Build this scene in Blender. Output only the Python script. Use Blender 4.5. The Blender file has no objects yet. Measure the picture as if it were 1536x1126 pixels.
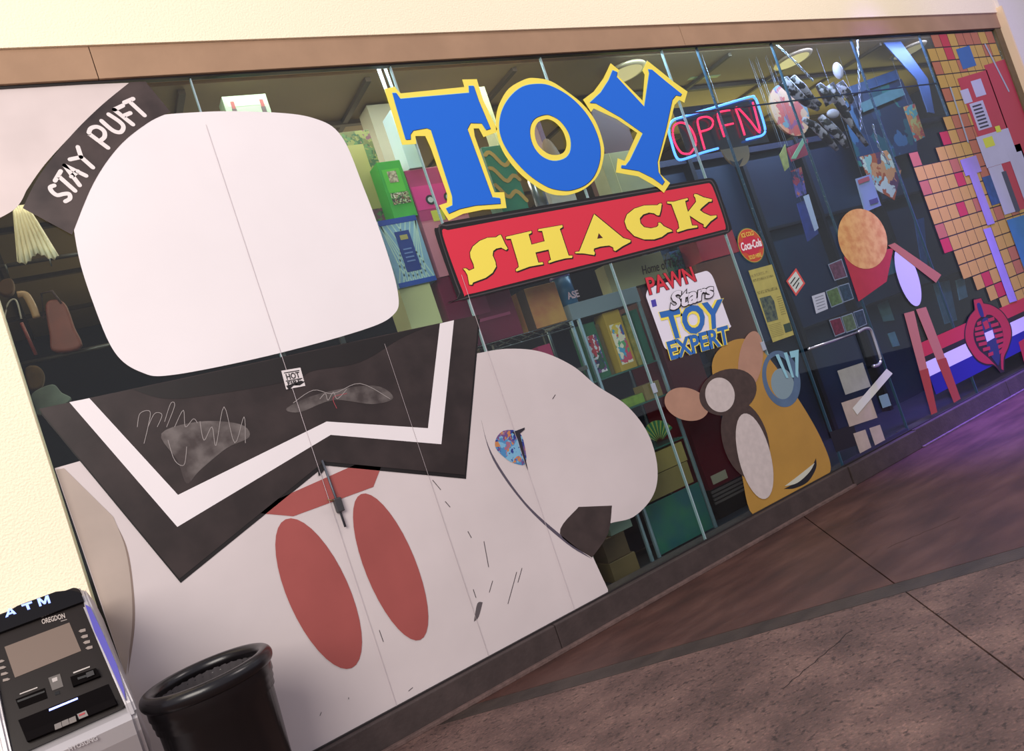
import bpy, bmesh, math, random
from mathutils import Vector, Matrix
from mathutils.geometry import tessellate_polygon
random.seed(7)
D_ = bpy.data
COL = bpy.context.scene.collection
SC = bpy.context.scene

# ---------------------------------------------------------------- camera
FPX = 1110.0
CAM = Vector((0, -4.104, 1.55))
RX = Vector((0.82528685, 0.26293918, -0.49976454))   # world axes in camera coords
RY = Vector((-0.46525845, -0.18498403, -0.86563011))
RZ = Vector((-0.32005653, 0.94691282, -0.03033021))
RM = Matrix((RX, RY, RZ))
cd = D_.cameras.new('camera'); cam = D_.objects.new('camera', cd); COL.objects.link(cam)
cd.sensor_fit = 'HORIZONTAL'; cd.sensor_width = 36; cd.lens = 36 * FPX / 1536; cd.clip_start = .05
M4 = RM.to_4x4(); M4.translation = CAM; cam.matrix_world = M4
SC.camera = cam
# ---------------------------------------------------------------- light
SC.view_settings.view_transform = 'Standard'; SC.view_settings.look = 'None'
SC.view_settings.exposure = 0.10; SC.view_settings.gamma = 1; SC.view_settings.use_curve_mapping = False
w = D_.worlds.new('world'); SC.world = w; w.use_nodes = True
w.node_tree.nodes['Background'].inputs[0].default_value = (0.74, 0.72, 0.84, 1)
w.node_tree.nodes['Background'].inputs[1].default_value = 0.60
def area(name, loc, target, sx, sy, power, colr):
    l = D_.lights.new(name, 'AREA'); l.shape = 'RECTANGLE'; l.size = sx; l.size_y = sy; l.energy = power; l.color = colr
    o = D_.objects.new(name, l); COL.objects.link(o); o.location = loc
    o.rotation_euler = (Vector(target) - Vector(loc)).to_track_quat('-Z', 'Y').to_euler(); return o
area('key_light', (-2.9, -5.6, 4.6), (1.8, 0, 1.9), 4.2, 3.4, 440, (1.0, .92, .84))  # soft key light added out of view; no canopy is built
area('right_fill', (6.0, -3.4, 7.6), (6.2, -.6, 1.5), 3.0, 1.6, 170, (1.0, .88, .82))  # high fill added out of view for the right wall and floor
def spot(name, loc, target, power, colr, ang, blend=.8, rad=.15):
    l = D_.lights.new(name, 'SPOT'); l.energy = power; l.color = colr; l.spot_size = math.radians(ang); l.spot_blend = blend; l.shadow_soft_size = rad
    o = D_.objects.new(name, l); COL.objects.link(o); o.location = loc
    o.rotation_euler = (Vector(target) - Vector(loc)).to_track_quat('-Z', 'Y').to_euler(); return o
spot('purple_spot', (7.6, -1.05, 5.7), (7.4, -.6, 0), 5200, (.24, .13, 1.0), 46, 1.0, .3)
spot('purple_curb_fill', (10.2, -3.2, 1.6), (7.6, -.06, .1), 420, (.22, .12, 1.0), 24, 1.0, .2)  # extra violet light added to tint the curb front
spot('violet_header_spot', (9.6, -3.4, 3.2), (9.6, 0, 3.9), 110, (.35, .25, 1.0), 50, 1.0, .3)
# light inside the shop: warm ceiling light, then added unseen fills
area('shop_light_warm', (2.2, 1.6, 3.7), (2.0, .3, 1.0), 2.6, 1.0, 46, (1, .82, .6))
area('shelf_fill', (2.4, .10, 3.885), (2.4, .7, 1.8), 2.6, .05, 16, (.95, .95, 1.0))  # strip added behind the header to light the shelf goods
area('cool_fill', (5.4, .10, 3.885), (5.4, .9, 1.5), 2.0, .05, 40, (.55, .75, 1.0))  # cool strip added out of sight behind the header, lights the posters
area('left_fill', (0.35, .10, 3.885), (0.35, .5, 2.5), .8, .05, 6, (1, .85, .65))  # small warm strip added to brighten the hanging garment
area('ceiling_fill', (3.0, 3.0, 2.3), (3.0, 2.4, 4), 4.5, 2.0, 36, (1, .86, .6))  # unseen light added facing up, brightens the ceiling
area('ceiling_fill_right', (8.0, 1.7, 3.3), (8.0, 1.2, 4), 5.0, .5, 30, (.95, .9, .35))  # second added upward fill, for the ceiling on the right
area('violet_fill', (8.0, .10, 3.885), (8.0, .9, 1.5), 3.0, .05, 52, (.42, .50, 1.0))  # violet strip added behind the header for the right-hand goods

# ---------------------------------------------------------------- projection helpers (photo measure -> metres on a real plane)
def ray(x, y): return RM @ Vector((x - 768, 563 - y, -FPX))
def G(x, y, Y=0.0):
    d = ray(x, y); t = (Y - CAM.y) / d.y; p = CAM + d * t; return (p.x, p.z)
def Fl(x, y, z=0.0):
    d = ray(x, y); t = (z - CAM.z) / d.z; p = CAM + d * t; return (p.x, p.y)
def zm(ox, oy, s, pts): return [(ox + a / s, oy + b / s, *c) for a, b, *c in pts]

# ---------------------------------------------------------------- materials
def lin(c): return c / 12.92 if c <= .04045 else ((c + .055) / 1.055) ** 2.4
def rgb(h, k=1.0):
    h = h.lstrip('#'); return tuple(min(1, lin(int(h[i:i + 2], 16) / 255) * k) for i in (0, 2, 4))
MC = {}
def mat(hexc, rough=.5, noise=0.0, scale=8.0, hex2=None, metal=0.0, emit=0.0, bump=0.0, bscale=60.0, spec=.5, coat=0.0, detail=4.0):
    key = (hexc, rough, noise, scale, hex2, metal, emit, bump, bscale, spec, coat)
    if key in MC: return MC[key]
    m = D_.materials.new('surface_' + hexc.lstrip('#')); m.use_nodes = True; nt = m.node_tree; b = nt.nodes['Principled BSDF']
    c = (*rgb(hexc), 1); b.inputs['Base Color'].default_value = c
    b.inputs['Roughness'].default_value = rough; b.inputs['Metallic'].default_value = metal
    b.inputs['Specular IOR Level'].default_value = spec; b.inputs['Coat Weight'].default_value = coat
    if emit:
        b.inputs['Emission Color'].default_value = c; b.inputs['Emission Strength'].default_value = emit
    if noise or hex2 or bump:
        tc = nt.nodes.new('ShaderNodeTexCoord')
    if noise or hex2:
        n = nt.nodes.new('ShaderNodeTexNoise'); n.inputs['Scale'].default_value = scale; n.inputs['Detail'].default_value = detail
        nt.links.new(tc.outputs['Object'], n.inputs['Vector'])
        r = nt.nodes.new('ShaderNodeValToRGB'); r.color_ramp.elements[0].position = .38; r.color_ramp.elements[1].position = .66
        c2 = (*rgb(hex2), 1) if hex2 else tuple(v * (1 - noise) for v in c[:3]) + (1,)
        r.color_ramp.elements[0].color = c2; r.color_ramp.elements[1].color = c
        nt.links.new(n.outputs['Fac'], r.inputs['Fac']); nt.links.new(r.outputs['Color'], b.inputs['Base Color'])
    if bump:
        n = nt.nodes.new('ShaderNodeTexNoise'); n.inputs['Scale'].default_value = bscale; n.inputs['Detail'].default_value = 3
        nt.links.new(tc.outputs['Object'], n.inputs['Vector'])
        bp = nt.nodes.new('ShaderNodeBump'); bp.inputs['Strength'].default_value = bump; bp.inputs['Distance'].default_value = .01
        nt.links.new(n.outputs['Fac'], bp.inputs['Height']); nt.links.new(bp.outputs['Normal'], b.inputs['Normal'])
    MC[key] = m; return m
def glass_mat():
    m = D_.materials.new('window_glass'); m.use_nodes = True; nt = m.node_tree; nt.nodes.clear()
    o = nt.nodes.new('ShaderNodeOutputMaterial'); mx = nt.nodes.new('ShaderNodeMixShader')
    t = nt.nodes.new('ShaderNodeBsdfTransparent'); t.inputs[0].default_value = (.90, .96, .94, 1)
    g = nt.nodes.new('ShaderNodeBsdfGlossy'); g.inputs['Roughness'].default_value = .02
    lw = nt.nodes.new('ShaderNodeLayerWeight'); lw.inputs[0].default_value = .5
    pw = nt.nodes.new('ShaderNodeMath'); pw.operation = 'POWER'; pw.inputs[1].default_value = 5; nt.links.new(lw.outputs['Facing'], pw.inputs[0])
    f = nt.nodes.new('ShaderNodeMath'); f.operation = 'MULTIPLY_ADD'; f.inputs[1].default_value = .8; f.inputs[2].default_value = .035; nt.links.new(pw.outputs[0], f.inputs[0])
    nt.links.new(f.outputs[0], mx.inputs[0]); nt.links.new(t.outputs[0], mx.inputs[1]); nt.links.new(g.outputs[0], mx.inputs[2])
    nt.links.new(mx.outputs[0], o.inputs[0]); return m
GLASS = glass_mat()
def patchwork(name, cols, scale=14.0, rough=.45):
    """busy multi coloured print"""
    m = D_.materials.new(name); m.use_nodes = True; nt = m.node_tree; b = nt.nodes['Principled BSDF']; b.inputs['Roughness'].default_value = rough
    tc = nt.nodes.new('ShaderNodeTexCoord'); v = nt.nodes.new('ShaderNodeTexVoronoi'); v.inputs['Scale'].default_value = scale
    n = nt.nodes.new('ShaderNodeTexNoise'); n.inputs['Scale'].default_value = scale * .6; n.inputs['Detail'].default_value = 3
    mv = nt.nodes.new('ShaderNodeMixRGB'); mv.inputs[0].default_value = .35
    nt.links.new(tc.outputs['Object'], n.inputs['Vector']); nt.links.new(tc.outputs['Object'], mv.inputs[1]); nt.links.new(n.outputs['Color'], mv.inputs[2])
    nt.links.new(mv.outputs[0], v.inputs['Vector'])
    s = nt.nodes.new('ShaderNodeSeparateColor'); nt.links.new(v.outputs['Color'], s.inputs[0])
    r = nt.nodes.new('ShaderNodeValToRGB'); r.color_ramp.interpolation = 'CONSTANT'
    e = r.color_ramp.elements; e[0].position = 0; e[0].color = (*rgb(cols[0]), 1); e[1].position = 1 / len(cols); e[1].color = (*rgb(cols[1]), 1)
    for i in range(2, len(cols)):
        q = e.new(i / len(cols)); q.color = (*rgb(cols[i]), 1)
    nt.links.new(s.outputs[0], r.inputs[0]); nt.links.new(r.outputs[0], b.inputs['Base Color']); return m

# ---------------------------------------------------------------- object helpers
ROOT = {}
def tag(o, label=None, cat=None, group=None, kind=None):
    if label: o['label'] = label
    if cat: o['category'] = cat
    if group: o['group'] = group
    if kind: o['kind'] = kind
    return o
def thing(name, loc, label, cat, group=None, kind=None):
    o = D_.objects.new(name, None); COL.objects.link(o); o.location = loc; o.empty_display_size = .1
    ROOT[o.name] = Vector(loc); return tag(o, label, cat, group, kind)
def link(name, me, m, parent=None):
    if m is not None:
        me.materials.clear(); me.materials.append(m)
    o = D_.objects.new(name, me); COL.objects.link(o)
    if parent is not None:
        base = ROOT.get(parent.name, Vector((0, 0, 0)))
        me.transform(Matrix.Translation(-base)); o.parent = parent; ROOT[o.name] = base
    return o
def bm_obj(name, bm, m, parent=None, smooth=False):
    bmesh.ops.recalc_face_normals(bm, faces=bm.faces)
    me = D_.meshes.new(name); bm.to_mesh(me); bm.free()
    if smooth:
        for p in me.polygons: p.use_smooth = True
    return link(name, me, m, parent)
def add_box(bm, x0, x1, y0, y1, z0, z1, bev=0.0):
    r = bmesh.ops.create_cube(bm, size=1)
    for v in r['verts']:
        v.co = Vector((x0 + (v.co.x + .5) * (x1 - x0), y0 + (v.co.y + .5) * (y1 - y0), z0 + (v.co.z + .5) * (z1 - z0)))
    if bev:
        es = list({e for v in r['verts'] for e in v.link_edges})
        bmesh.ops.bevel(bm, geom=es, offset=bev, segments=2, affect='EDGES', profile=.6)
def box(name, x0, x1, y0, y1, z0, z1, m, parent=None, bev=0.0):
    bm = bmesh.new(); add_box(bm, min(x0, x1), max(x0, x1), min(y0, y1), max(y0, y1), min(z0, z1), max(z0, z1), bev)
    return bm_obj(name, bm, m, parent)
def add_tube(bm, pts, r, seg=8, r2=None):
    pts = [Vector(p) for p in pts]; rings = []
    n = len(pts)
    for i, p in enumerate(pts):
        d = (pts[min(i + 1, n - 1)] - pts[max(i - 1, 0)]).normalized()
        a = d.cross(Vector((0, 0, 1)) if abs(d.z) < .9 else Vector((1, 0, 0))).normalized(); b = d.cross(a)
        rr = r if r2 is None else (r2[i] if isinstance(r2, (list, tuple)) else r + (r2 - r) * i / (n - 1))
        rings.append([bm.verts.new(p + (a * math.cos(t) + b * math.sin(t)) * rr) for t in [2 * math.pi * k / seg for k in range(seg)]])
    for i in range(n - 1):
        for k in range(seg):
            bm.faces.new((rings[i][k], rings[i][(k + 1) % seg], rings[i + 1][(k + 1) % seg], rings[i + 1][k]))
    bm.faces.new(rings[0]); bm.faces.new(rings[-1])
def tube(name, pts, r, m, parent=None, seg=8, r2=None):
    bm = bmesh.new(); add_tube(bm, pts, r, seg, r2); return bm_obj(name, bm, m, parent, True)
def add_lathe(bm, prof, cx, cy, seg=48):
    rings = [[bm.verts.new((cx + r * math.cos(2 * math.pi * k / seg), cy + r * math.sin(2 * math.pi * k / seg), z)) for k in range(seg)] for r, z in prof]
    for i in range(len(prof) - 1):
        for k in range(seg):
            bm.faces.new((rings[i][k], rings[i][(k + 1) % seg], rings[i + 1][(k + 1) % seg], rings[i + 1][k]))
def spline(pts, n=6, closed=True):
    """Catmull-Rom; a point written (x, y, 1) is a sharp corner"""
    P = [Vector(p[:2]) for p in pts]; Cn = [len(p) > 2 for p in pts]; N = len(P); out = []
    for i in range(N if closed else N - 1):
        p1 = P[i]; p2 = P[(i + 1) % N]
        p0 = p1 if (Cn[i] or (not closed and i == 0)) else P[i - 1]
        p3 = p2 if (Cn[(i + 1) % N] or (not closed and i == N - 2)) else P[(i + 2) % N]
        for k in range(n):
            t = k / n
            out.append(tuple(.5 * ((2 * p1) + (p2 - p0) * t + (2 * p0 - 5 * p1 + 4 * p2 - p3) * t * t + (3 * p1 - p0 - 3 * p2 + p3) * t ** 3)))
    if not closed: out.append(tuple(P[-1]))
    return out
def ell(cx, cy, a, b, rot=0, n=36):
    r = math.radians(rot); return [(cx + a * math.cos(t) * math.cos(r) - b * math.sin(t) * math.sin(r), cy + a * math.cos(t) * math.sin(r) + b * math.sin(t) * math.cos(r)) for t in [2 * math.pi * k / n for k in range(n)]]
def add_plate(bm, loops, Y, th):
    """loops in (X, Z) on the vertical plane y = Y (front face), thickness th going inward"""
    loops = [[p for i, p in enumerate(l) if (Vector(p) - Vector(l[i - 1])).length > 1e-5] for l in loops]
    one = len(loops) == 1
    tri = [] if one else tessellate_polygon([[Vector((a, b, 0)) for a, b in l] for l in loops])
    flat = [p for l in loops for p in l]
    f = [bm.verts.new((a, Y, b)) for a, b in flat]; k = [bm.verts.new((a, Y + th, b)) for a, b in flat]
    if one: bm.faces.new(f); bm.faces.new(list(reversed(k)))
    for t in tri:
        try: bm.faces.new([f[i] for i in t]); bm.faces.new([k[i] for i in reversed(t)])
        except ValueError: pass
    s = 0
    for l in loops:
        n = len(l)
        for i in range(n):
            a, b = s + i, s + (i + 1) % n
            try: bm.faces.new((f[a], f[b], k[b], k[a]))
            except ValueError: pass
        s += n
LAY = 0.0012
def plate(name, loops, layer, m, parent=None, th=None, base=0.0):
    """flat vinyl piece traced on the glass plane; loops in photo measure; layer counts outwards from the glass"""
    Y = base - LAY * layer
    bm = bmesh.new(); add_plate(bm, [[G(a, b, Y) for a, b in l] for l in loops], Y, th or LAY * .8)
    return bm_obj(name, bm, m, parent)
def wplate(name, loops, Y, m, parent=None, th=.001):
    bm = bmesh.new(); add_plate(bm, loops, Y, th); return bm_obj(name, bm, m, parent)
def add_stroke(bm, pts, w, Y, th):
    pts = [Vector(p) for p in pts]
    for i in range(len(pts) - 1):
        d = pts[i + 1] - pts[i]
        if d.length < 1e-7: continue
        d.normalize(); n = Vector((-d.y, d.x)) * w / 2
        add_plate(bm, [[tuple(pts[i] + n), tuple(pts[i + 1] + n), tuple(pts[i + 1] - n), tuple(pts[i] - n)]], Y - .00004 * i, th)
    for j, p in enumerate(pts): add_plate(bm, [[(p.x + w / 2 * math.cos(t), p.y + w / 2 * math.sin(t)) for t in [2 * math.pi * k / 10 for k in range(10)]]], Y - .00002 - .00004 * j, th)
def stroke(name, lines, wpx, layer, m, parent=None, base=0.0):
    """rounded pen strokes traced on the glass; wpx in photo measure"""
    Y = base - LAY * layer; bm = bmesh.new()
    for l in lines:
        a = Vector(G(*l[0], Y)); b = Vector(G(l[0][0] + 1, l[0][1], Y)); c = Vector(G(l[0][0], l[0][1] + 1, Y))
        s = math.sqrt(abs((b - a).cross(c - a))) if True else 1
        add_stroke(bm, [G(x, y, Y) for x, y in l], wpx * s, Y, LAY * .6)
    return bm_obj(name, bm, m, parent)
def text_mesh(body, bold=0.0, shear=0.0):
    c = D_.curves.new('text', 'FONT'); c.body = body; c.offset = bold; c.shear = shear; c.extrude = .02; c.resolution_u = 3
    o = D_.objects.new('text', c); COL.objects.link(o)
    bpy.context.view_layer.update()
    me = D_.meshes.new_from_object(o.evaluated_get(bpy.context.evaluated_depsgraph_get()))
    D_.objects.remove(o); D_.curves.remove(c); return me
def qtext(name, body, quad, m, parent=None, fn=None, bold=0.0, shear=0.0, th=.001):
    """text stretched over the quad (bottom-left, bottom-right, top-right, top-left) of 3-D points"""
    me = text_mesh(body, bold, shear); vs = [v.co.copy() for v in me.vertices]
    x0 = min(v.x for v in vs); x1 = max(v.x for v in vs); y0 = min(v.y for v in vs); y1 = max(v.y for v in vs)
    a, b, c, d = [Vector(q) for q in quad]; n = (b - a).cross(d - a).normalized()
    for v in me.vertices:
        u = (v.co.x - x0) / (x1 - x0); t = (v.co.y - y0) / (y1 - y0)
        v.co = a.lerp(b, u).lerp(d.lerp(c, u), t) + n * (v.co.z / .02) * th * .5
    return link(name, me, m, parent)
def gq(quad, layer, base=0.0):
    Y = base - LAY * layer; return [Vector((G(x, y, Y)[0], Y, G(x, y, Y)[1])) for x, y in quad]

# ================================================================ SETTING
WALL = mat('#fff2d4', .85, bump=.5, bscale=90)
TRIMM = mat('#ac8c72', .8, spec=.15, noise=.12, scale=3, bump=.15, bscale=30)
STONE = mat('#463a38', .6, noise=.25, scale=9, bump=.2, bscale=40)
NAVY = mat('#1a2038', .7, noise=.3, scale=2)
def struct(o): o['kind'] = 'structure'; return o
GL, GR, GB, GT = -0.165, 9.98, .167, 3.832
wf = thing('wall_front', (0, 0, 0), None, None, kind='structure')
box('wall_panel', -5, GL, -.045, .25, 0, 6.5, WALL, wf)
box('wall_panel', GL, GR + .16, -.045, .25, 4.012, 6.5, WALL, wf)
box('wall_panel', GR + .16, 15, -.075, .25, 0, 6.5, mat('#e2dcd8', .85, bump=.4, bscale=90), wf)  # cream wall coloured cooler and greyer for the white-blue light on it
box('wall_edge', GR + .13, GR + .16, -.10, .02, 0, 4.06, mat('#eed7b4', .8), wf)
wf2 = thing('trim_1', (0, 0, 0), None, None, kind='structure')
xs = [GL, .56, 4.9, GR + .13]
for i in range(3): box('header_board', xs[i] + .002, xs[i + 1] - .002, -.03, .05, GT, 4.012, TRIMM, wf2, .003)
box('header_seal', GL, GR, -.012, .02, GT - .012, GT, mat('#1b1718', .5), wf2)
box('jamb_board', GR, GR + .13, -.02, .05, GB, GT, mat('#6b5a3c', .6, noise=.2), wf2)
sill = thing('trim_2', (0, 0, 0), None, None, kind='structure')
cs = [(GL, 2.06, -.052, GB), (2.064, 5.03, -.052, GB), (5.04, 6.02, -.062, GB - .004), (6.026, 7.62, -.055, GB + .002), (7.625, GR + .1, -.055, GB)]
for a, b, y, z in cs: box('curb_block', a, b, y, .14, 0.0, z, STONE, sill, .006)
box('curb_seal', GL, GR, -.016, 0.0, GB, GB + .009, mat('#221c1d', .6), sill)
box('mortar_strip', GL, 5.03, -.082, -.052, 0, .022, mat('#6b5550', .8, noise=.3, scale=20, bump=.4), sill, .004)
box('mortar_strip', 6.03, GR, -.078, -.055, 0, .014, mat('#6b5560', .8, noise=.3, scale=20, bump=.4), sill, .004)  # same mortar, violet light put into its bluer colour

# floor: scored concrete in separate fields
def concrete(name, c1, c2, c3, sc, pits=0.0, rough=.55, stretch=2.2):
    m = D_.materials.new(name); m.use_nodes = True; nt = m.node_tree; b = nt.nodes['Principled BSDF']; N = nt.nodes.new; L = nt.links.new
    tc = N('ShaderNodeTexCoord'); mp = N('ShaderNodeMapping'); mp.inputs['Rotation'].default_value = (0, 0, math.radians(37)); mp.inputs['Scale'].default_value = (1, stretch, 1)
    L(tc.outputs['Object'], mp.inputs['Vector'])
    n1 = N('ShaderNodeTexNoise'); n1.inputs['Scale'].default_value = sc; n1.inputs['Detail'].default_value = 9; n1.inputs['Roughness'].default_value = .62
    L(mp.outputs[0], n1.inputs['Vector'])
    r = N('ShaderNodeValToRGB'); e = r.color_ramp.elements; e[0].position = .34; e[0].color = (*rgb(c1), 1); e[1].position = .68; e[1].color = (*rgb(c3), 1)
    q = e.new(.5); q.color = (*rgb(c2), 1); L(n1.outputs['Fac'], r.inputs[0]); colr = r.outputs[0]
    if pits:
        n2 = N('ShaderNodeTexNoise'); n2.inputs['Scale'].default_value = 24; n2.inputs['Detail'].default_value = 7; n2.inputs['Roughness'].default_value = .7; L(mp.outputs[0], n2.inputs['Vector'])
        r2 = N('ShaderNodeValToRGB'); r2.color_ramp.elements[0].position = .385; r2.color_ramp.elements[0].color = (1 - pits, 1 - pits, 1 - pits, 1)
        r2.color_ramp.elements[1].position = .455; r2.color_ramp.elements[1].color = (1, 1, 1, 1); L(n2.outputs['Fac'], r2.inputs[0])
        mx = N('ShaderNodeMixRGB'); mx.blend_type = 'MULTIPLY'; mx.inputs[0].default_value = 1; L(colr, mx.inputs[1]); L(r2.outputs[0], mx.inputs[2]); colr = mx.outputs[0]
        n3 = N('ShaderNodeTexNoise'); n3.inputs['Scale'].default_value = 48; n3.inputs['Detail'].default_value = 5; L(mp.outputs[0], n3.inputs['Vector'])
        r3 = N('ShaderNodeValToRGB'); r3.color_ramp.elements[0].position = .53; r3.color_ramp.elements[0].color = (1, 1, 1, 1)
        r3.color_ramp.elements[1].position = .68; r3.color_ramp.elements[1].color = (1.5, 1.42, 1.38, 1); L(n3.outputs['Fac'], r3.inputs[0])
        mx2 = N('ShaderNodeMixRGB'); mx2.blend_type = 'MULTIPLY'; mx2.inputs[0].default_value = 1; L(colr, mx2.inputs[1]); L(r3.outputs[0], mx2.inputs[2]); colr = mx2.outputs[0]
    L(colr, b.inputs['Base Color']); b.inputs['Roughness'].default_value = rough
    bp = N('ShaderNodeBump'); bp.inputs['Strength'].default_value = .35; bp.inputs['Distance'].default_value = .01
    n4 = N('ShaderNodeTexNoise'); n4.inputs['Scale'].default_value = 70; L(mp.outputs[0], n4.inputs['Vector']); L(n4.outputs['Fac'], bp.inputs['Height']); L(bp.outputs[0], b.inputs['Normal'])
    return m
C_RED = concrete('stained_concrete_red', '#3a2622', '#4c322c', '#5f423a', 1.6, 0, .42, 3.5)
C_BAND = concrete('stained_concrete_band', '#2f2724', '#3b322e', '#463c37', 4.0, 0, .5)
C_MOT = concrete('mottled_concrete', '#4b3935', '#5e4843', '#745b53', 2.6, .62, .65, 1.5)
fl = thing('floor', (0, 0, 0), None, None, kind='structure')
U = Vector((.8, -.6, 0)).normalized(); V = Vector((.6, .8, 0)).normalized()   # along band / along joint
U = Vector((2.255, -1.692, 0)).normalized(); V = Vector((-U.y, U.x, 0))
P0 = Vector((3.294, -1.499, 0))       # band meets joint (band outer edge near here)
box('floor_base', -8, 14, -12, -.0, -.2, -.012, mat('#1d1413', .9), fl)
def clip(poly, pt, nrm):
    out = []
    for i in range(len(poly)):
        a, b = poly[i], poly[(i + 1) % len(poly)]; da = (a - pt).dot(nrm); db = (b - pt).dot(nrm)
        if da >= 0: out.append(a)
        if (da >= 0) != (db >= 0): out.append(a + (b - a) * (da / (da - db)))
    return out
def slab(name, u0, u1, v0, v1, m):
    poly = [P0 + U * a + V * b for a, b in ((u0, v0), (u1, v0), (u1, v1), (u0, v1))]
    for pt, n in ((Vector((0, -.052, 0)), Vector((0, -1, 0))), (Vector((-8, 0, 0)), Vector((1, 0, 0))), (Vector((14, 0, 0)), Vector((-1, 0, 0))), (Vector((0, -12, 0)), Vector((0, 1, 0)))):
        poly = clip(poly, pt, n)
        if len(poly) < 3: return
    bm = bmesh.new(); t = [bm.verts.new(p) for p in poly]; f = bm.faces.new(t)
    r = bmesh.ops.extrude_face_region(bm, geom=[f])
    for v in [g for g in r['geom'] if isinstance(g, bmesh.types.BMVert)]: v.co.z -= .03
    bm_obj(name, bm, m, fl)
# v coordinate of the band
bv = lambda p: (Vector((*Fl(*p), 0)) - P0).dot(V)
vb1 = (bv((760, 1042)) + bv((1536, 819)) + bv((1160, 927))) / 3
vb0 = (bv((760, 1058)) + bv((1536, 836)) + bv((1160, 945))) / 3
g = .004
uj = ((Vector((*Fl(1536, 1022), 0)) - P0).dot(U) + (Vector((*Fl(1345, 875), 0)) - P0).dot(U)) / 2
for a, b in ((-9, uj - g), (uj + g, 3.2 - g), (3.2 + g, 12)):
    slab('concrete_slab', a, b, vb1 + g * .6, 9, C_RED)
    slab('concrete_slab', a, b, -2.75, vb0 - g * .6, C_MOT)
    slab('concrete_slab', a, b, -12, -2.76, C_MOT)
slab('concrete_band', -9, 12, vb0 + g * .6, vb1 - g * .6, C_BAND)
# hairline cracks
for k, (a, b) in enumerate((((1173, 1033), (1277, 945)), ((1330, 822), (1440, 775)))):
    pa = Vector((*Fl(*a), 0)); pb = Vector((*Fl(*b), 0)); bm = bmesh.new(); n = 14
    pts = []
    d = pb - pa; nn = Vector((-d.y, d.x, 0)).normalized()
    prev = None
    for i in range(n + 1):
        p = pa + d * (i / n) + nn * random.uniform(-.008, .008); wd = .0022
        q = [bm.verts.new((p + nn * wd) + Vector((0, 0, .0006))), bm.verts.new((p - nn * wd) + Vector((0, 0, .0006)))]
        if prev: bm.faces.new((prev[0], q[0], q[1], prev[1]))
        prev = q
    bm_obj('crack', bm, mat('#1d1211', .9), fl)

# shop interior shell
box('floor_shop', -1.5, 11.5, .14, 5.6, -.1, .12, mat('#20232b', .5), None)['kind'] = 'structure'
box('ceiling', -1.5, 11.5, .25, 5.6, 3.92, 4.0, mat('#8a7350', .8, noise=.15, scale=1.2), None)['kind'] = 'structure'
box('wall_back', -1.5, 11.5, 5.5, 5.6, 0, 4.0, mat('#2e261f', .8, noise=.3, scale=.8), None)['kind'] = 'structure'
box('wall_left', -1.5, -1.4, .25, 5.5, 0, 4.0, mat('#332a22', .8), None)['kind'] = 'structure'
box('wall_right', 11.4, 11.5, .25, 5.5, 0, 4.0, mat('#1c2038', .8), None)['kind'] = 'structure'
bmn = thing('trim_3', (0, 0, 0), None, None, kind='structure')
for k in range(9): box('ceiling_batten', -1.4 + k * 1.2, -1.36 + k * 1.2, .3, 5.5, 3.89, 3.92, mat('#4e3f2b', .8), bmn)
for k in range(4): box('ceiling_batten', -1.4, 11.4, .9 + k * 1.2, .94 + k * 1.2, 3.885, 3.92, mat('#4e3f2b', .8), bmn)
# ---- glazing
win = thing('window_1', (0, 0, 0), None, None, kind='structure')
SE = [GL, 1.018, 2.25, 3.444, 4.655, 5.06, 6.012, 7.21, 8.42, GR]
SEAL = mat('#9fb4bc', .35); SEALD = mat('#34526a', .35)
for i in range(len(SE) - 1): box('pane', SE[i] + .004, SE[i + 1] - .004, 0, .010, GB, GT, GLASS, win)
for i, s in enumerate(SE[1:-1]): box('glass_seam', s - .0035, s + .0035, -.0005, .022, GB, GT, SEAL if i < 4 else SEALD, win)
box('transom_seam', 4.66, GR, .0, .016, 3.27, 3.279, mat('#22344a', .4), win)
DARKM = mat('#0d1322', .35)
dr = thing('door_1', (5.06, 0, 0), None, None, kind='structure')
box('door_rail', 5.065, 6.0, -.004, .02, GB, GB + .03, mat('#2a2a44', .4), dr)

# ================================================================ WINDOW GRAPHICS
VW = mat('#efe8ea', .38, noise=.05, scale=1.1, spec=.4)
VW_DIM = mat('#dacfcf', .42, noise=.10, scale=1.3, spec=.4)  # same white vinyl, coloured darker for the weaker light lower down
VD = mat('#3a302f', .45, noise=.38, scale=5, spec=.4)
VDK = mat('#1a1413', .5, noise=.2, scale=7)
VR = mat('#a85854', .45, noise=.13, scale=2.2, spec=.3)
def at(px, py, Y=0): x, z = G(px, py, Y); return (x, Y, z)
# -- giant plain abstract vinyl
gv = thing('window_graphic', at(600, 1000), 'giant white, dark grey and red vinyl covering the window behind the bin', 'graphic')
field = spline([(82, 702, 1), (300, 640, 1), (690, 640, 1), (715, 530, 1), (760, 523), (810, 527), (858, 548), (895, 578), (940, 608), (972, 650), (986, 700), (980, 742), (950, 775), (905, 790), (888, 832, 1), (912, 884, 1)], 7, False)
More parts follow.
